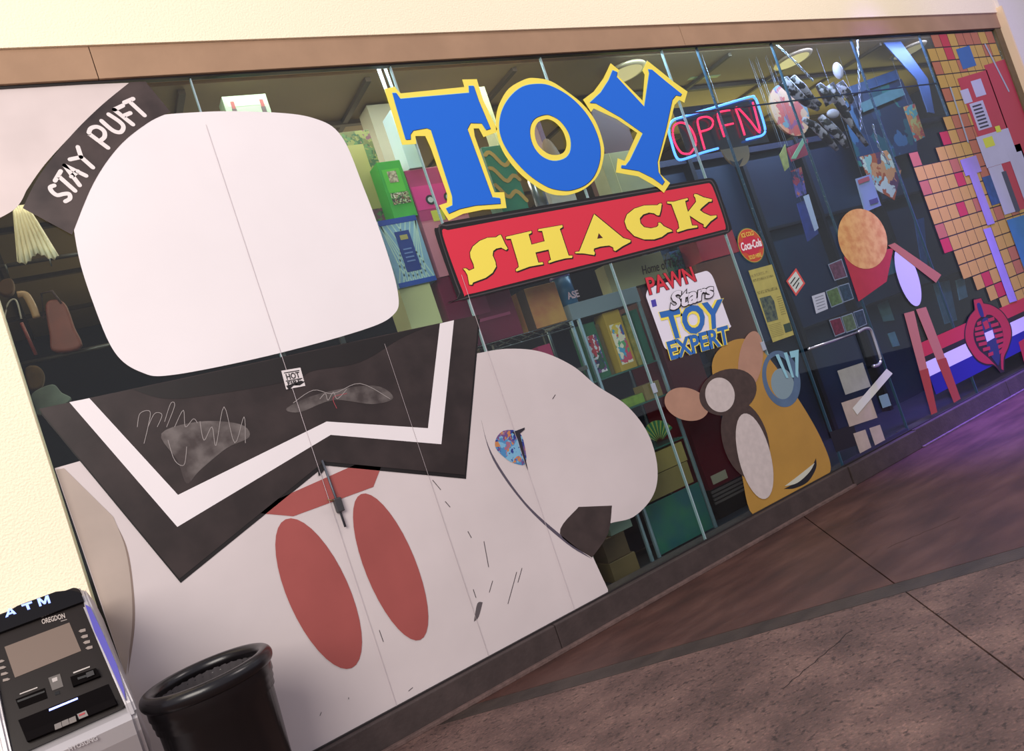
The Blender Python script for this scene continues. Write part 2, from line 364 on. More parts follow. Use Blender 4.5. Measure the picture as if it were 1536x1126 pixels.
# lower edge follows the window bottom exactly
low = [(912, 889.5), (800, 950), (700, 1003.8), (600, 1057.6), (473, 1126), (330, 1203), (196, 1275)]
plate('white_field', [field + low + [(190, 1020)]], 1, VW_DIM, gv)
plate('shadow_oval', [spline([(868, 760, 1), (918, 758, 1), (912, 800), (888, 836, 1), (840, 800)], 6)], 2, mat('#463a38', .5, noise=.35, scale=8), gv)  # shadow between the white masses, drawn as flat dark colour
plate('curved_line', [spline([(722, 630, 1), (740, 690), (790, 760), (850, 815), (888, 838, 1), (846, 806), (787, 752), (738, 680)], 6)], 2, mat('#57505e', .5), gv)
plate('curved_line', [spline([(168, 775, 1), (190, 820), (200, 880), (202, 940), (192, 1010, 1), (196, 940), (196, 880), (186, 824)], 6)], 2, mat('#8d7a70', .5), gv)
plate('grey_field', [spline([(84, 704, 1), (96, 702, 1), (170, 775, 1), (188, 822), (197, 880), (198, 940), (189, 1012, 1)], 6)], 3, mat('#b8a89d', .5, noise=.12, scale=3), gv)
plate('white_cap', [spline([(-40, 133, 1), (196, 124, 1), (150, 160), (105, 205), (66, 248), (40, 285, 1), (20, 315), (-40, 345, 1)], 8)], 2, mat('#e2d3d0', .42, noise=.16, scale=1.6, spec=.4), gv)
plate('rounded_block', [spline([(112, 300), (150, 225), (210, 180), (300, 168), (400, 168), (470, 177), (512, 204), (545, 280), (578, 370), (597, 440), (590, 472), (540, 496), (400, 534), (260, 562), (212, 558), (172, 528), (140, 455), (116, 375)], 8)], 4, VW, gv)
band = plate('dark_band', [spline([(195, 123, 1), (218, 122, 1), (256, 168, 1), (222, 184), (178, 220), (140, 275), (108, 352, 1), (34, 312, 1), (60, 262), (105, 205), (150, 160)], 8)], 5, mat('#2c2221', .42, noise=.45, scale=4, hex2='#4a3d3a'), gv)
collar = [(58, 613), (718, 472), (697, 712), (486, 692), (269, 868)]
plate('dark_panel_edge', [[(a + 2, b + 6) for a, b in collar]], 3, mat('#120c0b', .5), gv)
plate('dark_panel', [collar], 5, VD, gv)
plate('dark_patch', [spline([(200, 584, 1), (480, 524, 1), (640, 490, 1), (600, 508), (540, 543), (470, 556), (440, 570), (330, 590), (250, 598)], 6)], 6, VDK, gv)  # darker patch along the top of the panel
plate('white_stripe', [[(104, 603), (134, 597), (267, 742), (490, 632), (642, 642), (660, 485), (681, 480), (662, 666), (496, 652), (266, 790)]], 6, VW, gv)
plate('red_leaf', [ell(478, 890, 122, 46, 66)], 4, VR, gv)
plate('red_leaf', [ell(586, 850, 118, 38, 68)], 4, VR, gv)
plate('red_bar', [[(372, 768), (548, 690), (574, 694), (560, 730), (440, 774)]], 3, VR, gv)
LETM = mat('#e8dedc', .5)
def zl(pts): return zm(20, 120, 5.63, pts)
def sz(pts, n=5): return spline(pts, n, False)
SP = [('S', [sz([(345, 890), (312, 905), (325, 940), (370, 972), (425, 962), (470, 962), (478, 1000), (440, 1025)])]),
      ('T', [[(352, 850), (400, 768)], [(378, 808), (522, 935)]]),
      ('A', [[(432, 720), (560, 888)], [(432, 720), (615, 808)], [(490, 815), (545, 770)]]),
      ('Y', [[(545, 565), (572, 650)], [(478, 670), (572, 650)], [(572, 650), (672, 738)]]),
      ('P', [[(636, 450), (800, 572)], sz([(636, 450), (655, 408), (710, 395), (765, 430), (770, 480), (735, 512)])]),
      ('U', [sz([(745, 345), (840, 425), (905, 440), (930, 395), (895, 350), (805, 290)])]),
      ('F', [[(852, 250), (1010, 375)], [(852, 250), (925, 215)], [(925, 305), (988, 278)]]),
      ('T', [[(938, 190), (1012, 158)], [(978, 178), (1108, 298)]])]
for ch, ls in SP:
    stroke('letter', [zl(l) for l in ls], 6.4, 6, LETM, band)
# graffiti + scratches + stains on the graphic (one mark each)
SCR = mat('#9c9492', .5)
gra = [sz([(206, 640), (210, 620), (225, 617), (222, 640), (216, 665)]), sz([(222, 640), (232, 620), (243, 622), (236, 640)]), sz([(247, 632), (256, 605), (262, 608), (250, 640)]), sz([(262, 640), (275, 615), (278, 640), (290, 628), (296, 634)]),
       sz([(252, 660), (262, 690), (276, 697), (280, 670)]), sz([(300, 632), (306, 660), (318, 640), (324, 668), (336, 610), (352, 664), (366, 625), (368, 664)]), sz([(440, 604), (470, 585), (500, 590), (540, 575), (585, 598)]), sz([(480, 598), (488, 590), (492, 600), (500, 588), (506, 598), (520, 584)])]
for l_ in gra: stroke('scribble', [l_], .9, 7, SCR, gv)
stroke('scribble', [sz([(505, 612), (500, 596), (520, 590)])], .9, 7, mat('#a0454d', .5), gv)
plate('chalk_smear', [spline([(242, 650), (300, 632), (360, 636), (374, 655), (340, 672), (300, 705), (280, 725), (266, 690)], 5)], 6.4, mat('#6e6664', .6, hex2='#3f3534', scale=9), gv)
plate('chalk_smear', [spline([(430, 612), (480, 590), (560, 578), (590, 596), (560, 606), (500, 600), (450, 618)], 5)], 6.4, mat('#625a58', .6, hex2='#3c3332', scale=12), gv)
for a, b in (((649, 720), (661, 734)), ((668, 752), (675, 760)), ((726, 812), (733, 850)), ((702, 797), (707, 806)), ((739, 871), (734, 888)), ((775, 858), (762, 905)), ((710, 884), (714, 896)), ((569, 945), (575, 962)), ((833, 592), (829, 598)), ((783, 852), (777, 873)), ((482, 1068), (480, 1073)), ((523, 1046), (523, 1048)), ((613, 1036), (619, 1031))):
    stroke('scratch', [[a, b]], 1.0, 2.2, mat('#4b4348', .6), gv)
plate('scuff', [spline([(711, 932, 1), (716, 905), (724, 903, 1), (718, 925)], 4)], 2.2, mat('#5d5558', .6), gv)
for s in SE[1:3]:
    z1 = 3.5
    wplate('vinyl_slit', [[(s - .0012, GB), (s + .0012, GB), (s + .0012, 3.54 if s < 2 else 2.4), (s - .0012, 3.54 if s < 2 else 2.4)]], -LAY * 7.6, mat('#c9bdc0', .4), gv, .0006)
wplate('vinyl_slit', [[(1.61, GB), (1.612, GB), (1.612, 2.1), (1.61, 2.1)]], -LAY * 7.6, mat('#b4a8aa', .4), gv, .0006)
# sticker
st = thing('sticker', at(438, 567), 'small white HOT FIRE sticker with torn lower corner on the dark panel', 'sticker')
ZS = lambda p: zm(380, 340, 3.7525, p)
plate('sticker_sheet', [ZS([(157, 810), (265, 792), (293, 895), (185, 915)])], 8, mat('#ded6d6', .5), st)
plate('torn_corner', [ZS([(185, 895), (235, 880), (262, 892), (290, 872), (270, 866), (225, 895), (200, 918)])], 9, mat('#181213', .5), st)
K = mat('#1b1718', .5)
plate('frame_line', [ZS([(172, 820), (258, 806), (260, 811), (174, 825)])], 9, K, st); plate('frame_line', [ZS([(182, 866), (275, 850), (276, 855), (183, 871)])], 9, K, st)
qtext('lettering', 'HOT', gq(ZS([(190, 862), (266, 848), (256, 815), (180, 828)]), 9), K, st, bold=.02)
qtext('lettering', 'FIRE', gq(ZS([(196, 892), (272, 878), (267, 858), (190, 872)]), 9), K, st, bold=.02)
tp = thing('torn_print', at(768, 670), 'torn scrap of colourful print with black slivers stuck on the white vinyl', 'sticker')
plate('print_scrap', [spline([(744, 658), (755, 646), (775, 646), (785, 660), (789, 695), (770, 694), (757, 686), (744, 672)], 3)], 3, patchwork('torn_print', ['#6a4f86', '#4a86b8', '#c08050', '#2a3a8a', '#7ab0d0', '#a06880'], 20), tp)
plate('black_sliver', [[(768, 648), (787, 641), (787, 644), (780, 650), (792, 705), (787, 695), (776, 656)]], 4, mat('#2b2630', .5), tp)
lk = thing('cane_bolt', at(505, 740), 'grey metal bolt and latch box fixed over the red vinyl bar', 'latch')
def p3(px, py, Y): x, z = G(px, py, Y); return Vector((x, Y, z))
tube('rod', [p3(483, 690, -.02), p3(503, 745, -.02), p3(518, 790, -.02)], .0065, mat('#5c6068', .4, metal=.6), lk)
bm = bmesh.new(); c = p3(508, 757, -.022); add_box(bm, c.x - .022, c.x + .022, c.y - .012, c.y + .018, c.z - .04, c.z + .04, .006); bm_obj('latch_box', bm, mat('#4b4a4c', .4, metal=.5), lk)
tube('pin', [p3(491, 749, -.03), p3(502, 751, -.03)], .004, mat('#8a6a4a', .4, metal=.6), lk)
plate('torn_flap', [[(476, 700), (484, 694), (487, 704), (478, 714)]], 6.5, K, lk)

# -- TOY SHACK sign
sg = thing('shop_sign', at(880, 320), 'big TOY SHACK window sign, blue yellow-edged letters over a red board', 'sign')
BLU = mat('#2b6fdc', .75, spec=.1); YEL = mat('#f7e45c', .4, spec=.3); REDM = mat('#dc3348', .38, spec=.35); BLKM = mat('#15110f', .35); EDG = mat('#0f1e4a', .4)
Z2 = lambda p: zm(380, 60, 3.7525, p); Z3 = lambda p: zm(760, 40, 3.7525, p); Z4 = lambda p: zm(680, 270, 6.823, p); Z5 = lambda p: zm(890, 260, 6.823, p)
plate('board_border', [spline([(653, 352), (657, 341), (667, 333, 1), (760, 317, 1), (1061, 267, 1), (1070, 268), (1076, 277, 1), (1096, 336), (1096, 346), (1089, 351, 1), (760, 434, 1), (697, 450), (687, 446), (683, 438)], 5)], 1, BLKM, sg)
plate('border_grey_line', [spline([(658, 346), (668, 337, 1), (1061, 270, 1), (1072, 277), (1093, 340), (1088, 348, 1), (700, 447), (689, 440)], 4), spline([(661, 347), (670, 340, 1), (1060, 272.5, 1), (1070, 279), (1090.5, 339), (1086, 346, 1), (702, 444), (692, 438)], 4)][:1] + [], 1.5, mat('#4b4546', .3), sg)  # thin grey line within the black border
plate('board_inner_border', [spline([(659.5, 348), (669, 339, 1), (1060.5, 271.5, 1), (1071, 278.5), (1091.5, 339), (1087, 346.5, 1), (701, 445), (690.5, 438.5)], 4)], 2, BLKM, sg)
plate('red_board', [spline([(664, 352), (672, 345, 1), (760, 328.5, 1), (1060, 275, 1), (1069, 281), (1088, 337), (1084, 344.5, 1), (760, 427, 1), (703, 441), (694, 436)], 5)], 3, REDM, sg)
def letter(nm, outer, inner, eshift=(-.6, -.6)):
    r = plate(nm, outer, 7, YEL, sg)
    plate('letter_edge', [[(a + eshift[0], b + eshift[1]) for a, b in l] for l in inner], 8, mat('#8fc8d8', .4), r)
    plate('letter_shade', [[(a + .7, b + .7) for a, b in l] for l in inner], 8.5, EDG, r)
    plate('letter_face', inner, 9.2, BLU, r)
T_o = Z2([(737, 275), (796, 262), (814, 285), (830, 300), (1188, 264), (1176, 222), (1258, 220), (1290, 330), (1372, 500), (1366, 520), (1296, 546), (1270, 497), (1240, 497), (1246, 540), (1358, 857), (1412, 856), (1425, 945), (1290, 955), (1180, 978), (1100, 1016), (1045, 930), (1090, 915), (1092, 870), (1000, 610), (968, 540), (912, 540), (918, 585), (838, 590), (828, 560), (742, 290)])
T_i = Z2([(783, 298), (805, 298), (828, 331), (1215, 297), (1213, 258), (1240, 258), (1268, 340), (1335, 498), (1310, 506), (1285, 468), (1222, 466), (1204, 500), (1345, 885), (1388, 890), (1391, 920), (1250, 930), (1160, 950), (1100, 976), (1085, 948), (1122, 930), (1120, 880), (1000, 505), (975, 495), (900, 508), (884, 530), (885, 558), (858, 560), (800, 360)])
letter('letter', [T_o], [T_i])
O_o = spline([(745, 199), (744, 177), (749, 156), (763, 133), (787, 119), (803, 117), (827, 122), (853, 139), (875, 157), (893, 181), (904, 211), (906, 232), (899, 259), (885, 277), (867, 288), (845, 293), (821, 289), (795, 273), (773, 253), (754, 226)], 4)
O_h = Z3([(215, 522), (180, 535), (160, 570), (160, 620), (180, 670), (225, 710), (270, 722), (315, 712), (335, 680), (335, 640), (315, 585), (275, 540), (240, 522)])
O_i = spline([(750, 199), (750, 178), (756, 159), (768, 142), (784, 130), (803, 126), (824, 128), (851, 142), (873, 162), (889, 186), (899, 213), (900, 238), (892, 262), (878, 277), (857, 285), (840, 285), (821, 280), (797, 265), (777, 246), (759, 222)], 4)
O_k = spline(Z3([(215, 495), (160, 515), (133, 560), (133, 620), (155, 680), (200, 730), (260, 755), (320, 745), (355, 710), (362, 650), (345, 590), (300, 530), (250, 500)]), 3)
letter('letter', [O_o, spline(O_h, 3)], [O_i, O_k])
Y_o = Z3([(585, 205), (634, 245), (622, 272), (765, 416), (777, 270), (765, 248), (790, 190), (860, 245), (940, 310), (1018, 365), (1000, 428), (972, 412), (945, 440), (905, 600), (860, 760), (865, 830), (920, 880), (885, 935), (850, 905), (740, 842), (615, 820), (625, 740), (664, 755), (735, 597), (620, 520), (490, 460), (475, 480), (430, 410), (490, 365), (545, 290)])
Y_i = Z3([(597, 245), (622, 255), (618, 280), (775, 450), (803, 262), (797, 240), (820, 243), (900, 310), (985, 378), (978, 390), (952, 385), (932, 410), (895, 580), (848, 760), (853, 815), (888, 870), (875, 890), (820, 850), (740, 810), (645, 795), (648, 780), (670, 782), (695, 750), (767, 600), (640, 510), (500, 430), (468, 428), (530, 370), (575, 300)])
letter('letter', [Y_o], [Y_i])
def sh(loops):
    b = plate('letter_drop_shadow', [[(a + (dx), c + dy) for a, c in l] for l in loops[:1] for dx, dy in ((1.6, 1.9),)], 4, mat('#1a0f08', .5), sg)  # dark copy shifted down right, drawn as the letters' drop shadow
    for k, (dx, dy) in enumerate(((-1.0, -.6), (.9, -.9), (-.8, .9))):
        plate('letter_outline', [[(a + dx, c + dy) for a, c in loops[0]]], 4.3 + .5 * k, mat('#2a120a', .5), b, th=.0003)
    plate('letter_face', loops, 6, YEL, b)
    if len(loops) > 1: plate('letter_eye', [loops[1]], 6.2, mat('#4a1218', .5), b, th=.0003)
sh([spline(Z4([(485, 560, ), (505, 600), (530, 655), (557, 700), (540, 717), (490, 690), (440, 700), (408, 725), (402, 770), (430, 835), (438, 885), (400, 950), (330, 1000), (250, 1030), (203, 1047), (192, 1070), (165, 1070), (145, 970), (122, 930), (100, 905), (130, 903), (162, 927), (215, 903), (207, 860), (176, 790), (172, 740), (200, 680), (270, 622), (350, 590), (438, 585), (465, 565)]), 1)])
sh([Z4([(540, 580), (800, 520), (800, 540), (770, 555), (800, 660), (935, 625), (910, 520), (868, 520), (872, 502), (1115, 460), (1120, 480), (1090, 500), (1180, 772), (1220, 773), (1215, 795), (1150, 800), (1050, 825), (975, 850), (975, 830), (1000, 815), (975, 710), (840, 740), (870, 845), (915, 840), (920, 860), (780, 885), (645, 935), (640, 913), (670, 890), (665, 850), (590, 600), (540, 602)])])
sh([[(891.2, 321), (935, 357), (946, 360), (945.5, 363), (934, 369), (923, 376.5), (920.5, 375), (920, 371), (914, 368), (901, 369.5), (891, 372.5), (890.5, 376), (892.5, 379), (891.5, 382.5), (876, 380), (863, 379.7), (863, 377.8), (869, 377), (875, 362)], Z5([(55, 610), (98, 660), (40, 668)])])
sh([spline(Z5([(700, 308), (690, 380), (675, 430), (655, 430), (622, 408), (570, 400), (510, 420), (475, 460), (482, 510), (520, 550), (590, 562), (648, 548), (667, 530), (665, 505), (685, 503), (720, 540), (800, 578), (810, 592), (760, 605), (700, 650), (620, 675), (520, 675), (420, 640), (345, 565), (320, 490), (345, 420), (420, 360), (520, 328), (610, 325), (655, 325), (680, 307)]), 1)])
sh([Z5([(755, 288), (820, 290), (900, 268), (965, 253), (968, 270), (940, 282), (950, 330), (968, 395), (1052, 290), (1045, 250), (1030, 228), (1035, 210), (1060, 213), (1130, 245), (1215, 265), (1210, 287), (1180, 290), (1110, 350), (1090, 375), (1130, 405), (1200, 435), (1260, 428), (1262, 445), (1200, 490), (1145, 552), (1130, 545), (1130, 520), (1090, 500), (985, 430), (1010, 532), (1065, 533), (1065, 552), (960, 570), (860, 602), (853, 582), (880, 560), (870, 500), (800, 312), (757, 307)])])

# -- toy expert decal
te = thing('shop_sticker', at(1030, 460), 'white window sticker lettered Home of the Pawn Stars Toy Expert', 'sign')
Z6 = lambda p: zm(950, 380, 6.255, p)
VWH = mat('#e9e4f2', .4)
plate('white_card', [spline(Z6([(120, 390), (135, 340), (165, 315, 1), (640, 175, 1), (690, 165), (730, 195), (755, 240, 1), (910, 670, 1), (890, 705), (600, 830, 1), (330, 905, 1), (300, 890), (280, 850, 1), (125, 420, 1)]), 5)], 1, VWH, te)
plate('blue_square', [Z6([(165, 440), (208, 428), (222, 492), (180, 505)])], 2, mat('#4b40a8', .5), te)
qtext('black_lettering', 'Home of The', gq(Z6([(92, 200), (432, 118), (412, 28), (72, 118)]), 2), mat('#181416', .5), te, bold=.012, shear=.1)
def t2(body, quad, layer, fc, ec, bold, eb, shear=0, chars=True):
    b = qtext('lettering', body, gq(quad, layer), ec, te, bold=eb, shear=shear)
    q = [Vector(a) for a in quad]; c = sum(q, Vector((0, 0))) / 4
    k = 1 - (eb - bold) * .9
    qtext('letter_face', body, gq([tuple(c + (a - c) * .975) for a in q], layer + 1), fc, b, bold=bold, shear=shear)
KK = mat('#1c1210', .5)
t2('PAWN', Z6([(150, 395), (600, 262), (548, 118), (105, 228)]), 3, mat('#d23040', .45), KK, .02, .05)
t2('TOY', Z6([(330, 825), (850, 690), (850, 415), (232, 545)]), 3, mat('#2d6cba', .45), YEL, .035, .085)
t2('EXPERT', Z6([(348, 1005), (920, 845), (890, 668), (300, 830)]), 5.5, mat('#2d6cba', .45), YEL, .03, .08)
b = qtext('script_lettering', 'Stars', gq(Z6([(345, 552), (790, 400), (735, 258), (305, 375)]), 8), KK, te, bold=.075, shear=.35)
qtext('letter_face', 'Stars', gq(Z6([(350, 540), (780, 395), (733, 268), (315, 372)]), 9.2), VWH, b, bold=.035, shear=.35)

# -- cola sign (round, 117 etc.)
cc = thing('round_sign', at(1126, 368), 'small round red and cream cola sign in the window above the newspaper page', 'sign')
cx, cz = G(1126, 368); 
def disc(nm, r, Y, m, par, cx=cx, cz=cz, rx=None): return wplate(nm, [[(cx + (rx or r) * math.cos(t), cz + r * math.sin(t)) for t in [2 * math.pi * k / 40 for k in range(40)]]], Y, m, par)
RSX = .148
disc('green_rim', .150, -.002, mat('#3f5a3c', .4), cc, rx=RSX); disc('cream_ring', .143, -.0032, mat('#c9a54c', .4), cc, rx=RSX * .95)
disc('red_ring', .137, -.0044, mat('#c24a2e', .4), cc, rx=RSX * .91); disc('red_disc', .085, -.0056, mat('#c22440', .4), cc, rx=.095)
wplate('red_disc', [[(cx - .133, cz - .045), (cx + .133, cz - .045), (cx + .133, cz + .045), (cx - .133, cz + .045)]], -.0058, mat('#c22440', .4), cc)
def wq(x0, x1, z0, z1, Y, sh_=0): return [Vector((x0, Y, z0)), Vector((x1, Y, z0)), Vector((x1 + sh_, Y, z1)), Vector((x0 + sh_, Y, z1))]
qtext('lettering', 'Coca-Cola', wq(cx - .122, cx + .122, cz - .03, cz + .04, -.0075), mat('#f1e6ea', .4), cc, bold=.03, shear=.3)
qtext('lettering', 'ICE COLD', wq(cx - .075, cx + .075, cz + .075, cz + .112, -.0075), mat('#e8c85a', .4), cc, bold=.02)
qtext('lettering', 'SOLD HERE', wq(cx - .075, cx + .075, cz - .112, cz - .078, -.0075), mat('#e8c85a', .4), cc, bold=.02)

# -- newspaper, diamond sign, cards
Z7 = lambda p: zm(1100, 320, 5.63, p)
nw = thing('newspaper_page', at(1160, 450), 'tall yellowed newspaper page taped inside the window beside the door', 'paper')
plate('page', [Z7([(128, 483), (325, 430), (512, 1025), (335, 1088)])], 1, mat('#b3ac62', .7, noise=.12, scale=14), nw)
plate('photograph', [Z7([(222, 715), (315, 692), (345, 740), (380, 895), (288, 920)])], 2, mat('#2f4046', .6, noise=.4, scale=30, hex2='#5d6a58'), nw)
plate('photograph', [Z7([(422, 938), (478, 920), (498, 990), (440, 1008)])], 2, mat('#354a40', .6), nw)
INK = mat('#4c4c2e', .7)
for q in (([(150, 540), (295, 500), (290, 480), (145, 520)], 'DAILY'), ([(168, 578), (340, 532), (334, 515), (162, 560)], None), ([(205, 685), (375, 640), (365, 615), (200, 662)], None)):
    plate('headline', [Z7(q[0])], 2, mat('#6d6a3c', .7, noise=.5, scale=70, hex2='#a8a15c') if q[1] is None else mat('#8a8450', .7, noise=.4, scale=60, hex2='#b0a860'), nw)
for k in range(9):
    yy = 760 + k * 18; plate('text_line', [Z7([(365 + k * 5, yy - 55), (405 + k * 5, yy - 66), (406 + k * 5, yy - 60), (366 + k * 5, yy - 49)])], 2, mat('#8a8450', .7), nw)
for k in range(8):
    yy = 945 + k * 14; plate('text_line', [Z7([(300 + k * 4, yy), (400 + k * 4, yy - 28), (401 + k * 4, yy - 24), (301 + k * 4, yy + 4)])], 2, mat('#8a8450', .7), nw)
dm = thing('price_sign', at(1193, 423), 'small white diamond shaped sign with a red edge on the glass', 'sign')
plate('red_diamond', [Z7([(530, 462), (607, 590), (530, 697), (447, 570)])], 1, mat('#d2524c', .5), dm)
plate('white_diamond', [Z7([(528, 488), (590, 588), (528, 672), (463, 572)])], 2, mat('#c9d2cc', .5), dm)
for a in ([(480, 590), (520, 535), (526, 542), (486, 597)], [(500, 612), (555, 540), (561, 547), (506, 619)], [(525, 632), (552, 580), (558, 587), (531, 638)]): plate('writing', [Z7(a)], 3, K, dm)
cdw = thing('notice_card', at(1230, 453), 'small white printed notice card on the glass door', 'card')
plate('card', [Z7([(663, 698), (772, 662), (800, 805), (700, 846)])], 1, mat('#b4bccb', .6), cdw)
for k in range(5): plate('text_line', [Z7([(688 + k * 6, 712 + k * 24), (760 + k * 5, 688 + k * 24), (761 + k * 5, 693 + k * 24), (690 + k * 6, 718 + k * 24)])], 2, mat('#6a7080', .6), cdw)
cards = [([(800, 430), (915, 382), (965, 535), (855, 568)], '#6a4a60', 'small framed reddish picture card above the others on the dark door'), ([(780, 655), (880, 615), (930, 755), (828, 795)], '#5b7a50', 'green framed picture card right of the white notice card'),
         ([(884, 612), (975, 585), (1018, 720), (932, 752)], '#2f4c60', 'dim blue picture card beside the green framed card'), ([(808, 900), (905, 872), (948, 1005), (860, 1040)], '#702a44', 'red framed picture card left end of the lowest card row'), ([(912, 870), (1005, 838), (1050, 975), (955, 1008)], '#5d7458', 'green framed picture card in the middle of the lowest row'), ([(1012, 832), (1095, 806), (1130, 935), (1055, 968)], '#31485a', 'dim blue picture card at the right end of the lowest row')]
for q, h, lb in cards:
    t_ = thing('picture_card', at(*Z7(q)[0]), lb, 'card', 'picture cards on the glass door')
    Q = Z7(q); c = Vector((sum(a for a, b in Q) / 4, sum(b for a, b in Q) / 4))
    plate('card_frame', [Q], 1, mat('#7f92a6', .5), t_)
    plate('picture', [[tuple(c + (Vector(a) - c) * .90) for a in Q]], 2, mat(h, .5, noise=.45, scale=24), t_)

# -- plain stand-in graphics (brown / white / tan)
ov = thing('brown_oval_graphic', at(1110, 640), 'plain brown, white and tan ovals vinyl low beside the red cabinet', 'graphic')
TAN = mat('#b48a74', .5, noise=.1); BRN = mat('#4a3a34', .5, noise=.25, scale=20); FUR = mat('#cfc3bf', .5, noise=.1, scale=20)
plate('tan_oval', [ell(1030, 606, 34, 24, 18)], 3, TAN, ov); plate('tan_oval', [ell(1126, 540, 18, 44, 8)], 3, TAN, ov)
plate('brown_oval', [ell(1092, 588, 44, 34, -20)], 4, BRN, ov); plate('white_oval', [ell(1080, 592, 22, 26, -10)], 5, FUR, ov)
plate('brown_oval', [ell(1118, 660, 34, 60, -16)], 3.5, BRN, ov); plate('white_oval', [ell(1132, 684, 24, 66, -14)], 5, FUR, ov)
oc = thing('ochre_graphic', at(1190, 690), 'tall plain ochre rounded vinyl with a dark crescent at its foot, behind the ovals', 'graphic')
OCH = mat('#b58a3e', .5, noise=.12, scale=3)
plate('ochre_shape', [spline([(1068, 548), (1090, 515), (1125, 510), (1160, 545), (1205, 610), (1235, 665), (1246, 705), (1225, 722), (1180, 745), (1130, 772), (1110, 700), (1085, 620)], 6)], 1, OCH, oc)
plate('dark_crescent', [spline([(1176, 733, 1), (1200, 720), (1215, 705), (1224, 687, 1), (1224, 702), (1212, 722), (1192, 732)], 5)], 2, mat('#1a1a20', .5), oc)
plate('pale_band', [spline([(1177, 729, 1), (1198, 713), (1222, 694, 1), (1214, 708), (1196, 724)], 4)], 3, mat('#c8c9b8', .5), oc)
rg = thing('blue_ring_graphic', at(1175, 570), 'blue grey ring vinyl with pale 117 numerals across it', 'graphic')
plate('ring', [ell(1172, 568, 28, 43, -12), ell(1170, 566, 20, 33, -12)], 2, mat('#56708f', .5, noise=.15), rg)
plate('pale_patch', [ell(1174, 576, 17, 24, -12)], 1.6, mat('#7f96a0', .5), rg)
qtext('numerals', '117', gq([(1180, 568), (1203, 566), (1198, 524), (1163, 532)], 4), mat('#8fc6d6', .5), rg, bold=.05)
gy = thing('pale_block_graphic', at(1290, 630), 'small plain pale grey and cream block vinyl with a slanted white bar', 'graphic')
GRN = mat('#9c9f98', .5, noise=.12, scale=10); CRM = mat('#b5a698', .5, noise=.12, scale=10)
def parq(x, y, w_, h_): return [(x, y), (x + w_, y - .33 * w_), (x + w_ + .34 * h_, y - .33 * w_ + h_), (x + .34 * h_, y + h_)]
plate('grey_block', [parq(1256, 556, 38, 36)], 3, GRN, gy)
plate('cream_block', [parq(1262, 604, 42, 36)], 2, CRM, gy); plate('cream_block', [parq(1280, 650, 18, 30)], 2, CRM, gy); plate('cream_block', [parq(1304, 642, 16, 28)], 2, CRM, gy)
plate('dark_block', [parq(1244, 648, 36, 30)], 1.2, mat('#14131c', .5), gy)
plate('slanted_bar', [[(1286, 622), (1279, 612), (1330, 553), (1339, 560)]], 5, mat('#d4d6cc', .45), gy)
plate('teal_block', [parq(1318, 594, 13, 18)], 3, mat('#6f8f92', .5), gy)
og = thing('gold_red_graphic', at(1370, 540), 'tall plain gold, red and tan shapes vinyl between the door and the striped emblem', 'graphic')
plate('gold_disc', [ell(1294, 358, 36, 46, -18)], 3, mat('#c88a4e', .5, noise=.35, scale=12, hex2='#dcae68'), og)
plate('red_triangle', [[(1266, 385), (1340, 372), (1330, 422), (1288, 452)]], 2, mat('#b02c3c', .5, noise=.1), og)
plate('pale_oval', [ell(1362, 415, 15, 46, -18)], 3, mat('#c6c6da', .5), og)
plate('tan_bar', [[(1332, 368), (1342, 364), (1412, 412), (1404, 424)]], 4, mat('#a8684e', .5), og)
plate('tan_bar', [[(1356, 470), (1371, 466), (1406, 618), (1397, 622)]], 4, mat('#b0705a', .5), og)
plate('tan_bar', [[(1374, 464), (1389, 460), (1441, 598), (1431, 604)]], 4, mat('#b0705a', .5), og)
plate('rust_bar', [[(1379, 556), (1392, 552), (1406, 618), (1397, 622)]], 5, mat('#9c3c2c', .5), og); plate('rust_bar', [[(1405, 540), (1419, 536), (1441, 598), (1431, 604)]], 5, mat('#9c3c2c', .5), og)

# -- tile wall graphic
tw = thing('tile_wall_graphic', (8.5, -.001, 2), 'stepped wall of small yellow, orange and red square tiles at the window end', 'graphic')
dx, dz = .164, .1515
left = [7, 6, 6, 6, 6, 6, 5, 4, 3, 0, 0, 0, 0, 0, 0, 1, 1, 2, 3, 4, 4]
TY = mat('#bd9a48', .45, noise=.06, scale=5); TO = mat('#b0674a', .45, noise=.08, scale=5); TR = mat('#b52440', .45)
TG = mat('#1b1626', .6)
gap = .005
X0 = 7.467; Z0 = 3.812
tmesh = {}
nt_ = 0
reds = {(1, 8), (7, 4), (10, 4), (11, 11), (12, 3), (14, 0), (17, 3), (18, 4), (11, 10)}
for r in range(20):
    zt = Z0 - r * dz
    i0 = left[r]
    if r == 8: pass
    box('dark_backing', X0 + i0 * dx, GR - .05, -.0016, -.0004, zt - dz, zt, TG, tw)
    if r == 8:
        box('dark_backing', X0, X0 + dx, -.0016, -.0004, zt - dz, zt, TG, tw)
    cols = list(range(i0, 16)) + ([0] if r == 8 else [])
    for c in cols:
        x = X0 + c * dx
        if x + dx > GR - .02: continue
        red = (r, c) in reds or (r == 0 and c == 8) or (r == 7 and c == 4)
        if red: m = TR
        elif c >= i0 + 2 and random.random() < .05 * (c - i0) or random.random() < .06: m = TO
        else: m = TY
        if (r == 0 and c == 7) or (r == 6 and c == 6) or (r in (2, 10, 13) and c == i0): m = TO
        if m.name not in tmesh:
            bm = bmesh.new(); add_box(bm, gap, dx - gap, -.0028, -.0014, gap * 1.2, dz - gap * 1.2); me = D_.meshes.new('tile'); bm.to_mesh(me); bm.free(); me.materials.append(m); tmesh[m.name] = me
        o = D_.objects.new('tile', tmesh[m.name]); COL.objects.link(o); o.parent = tw; o.location = Vector((x, 0, zt - dz)) - Vector((8.5, -.001, 2))
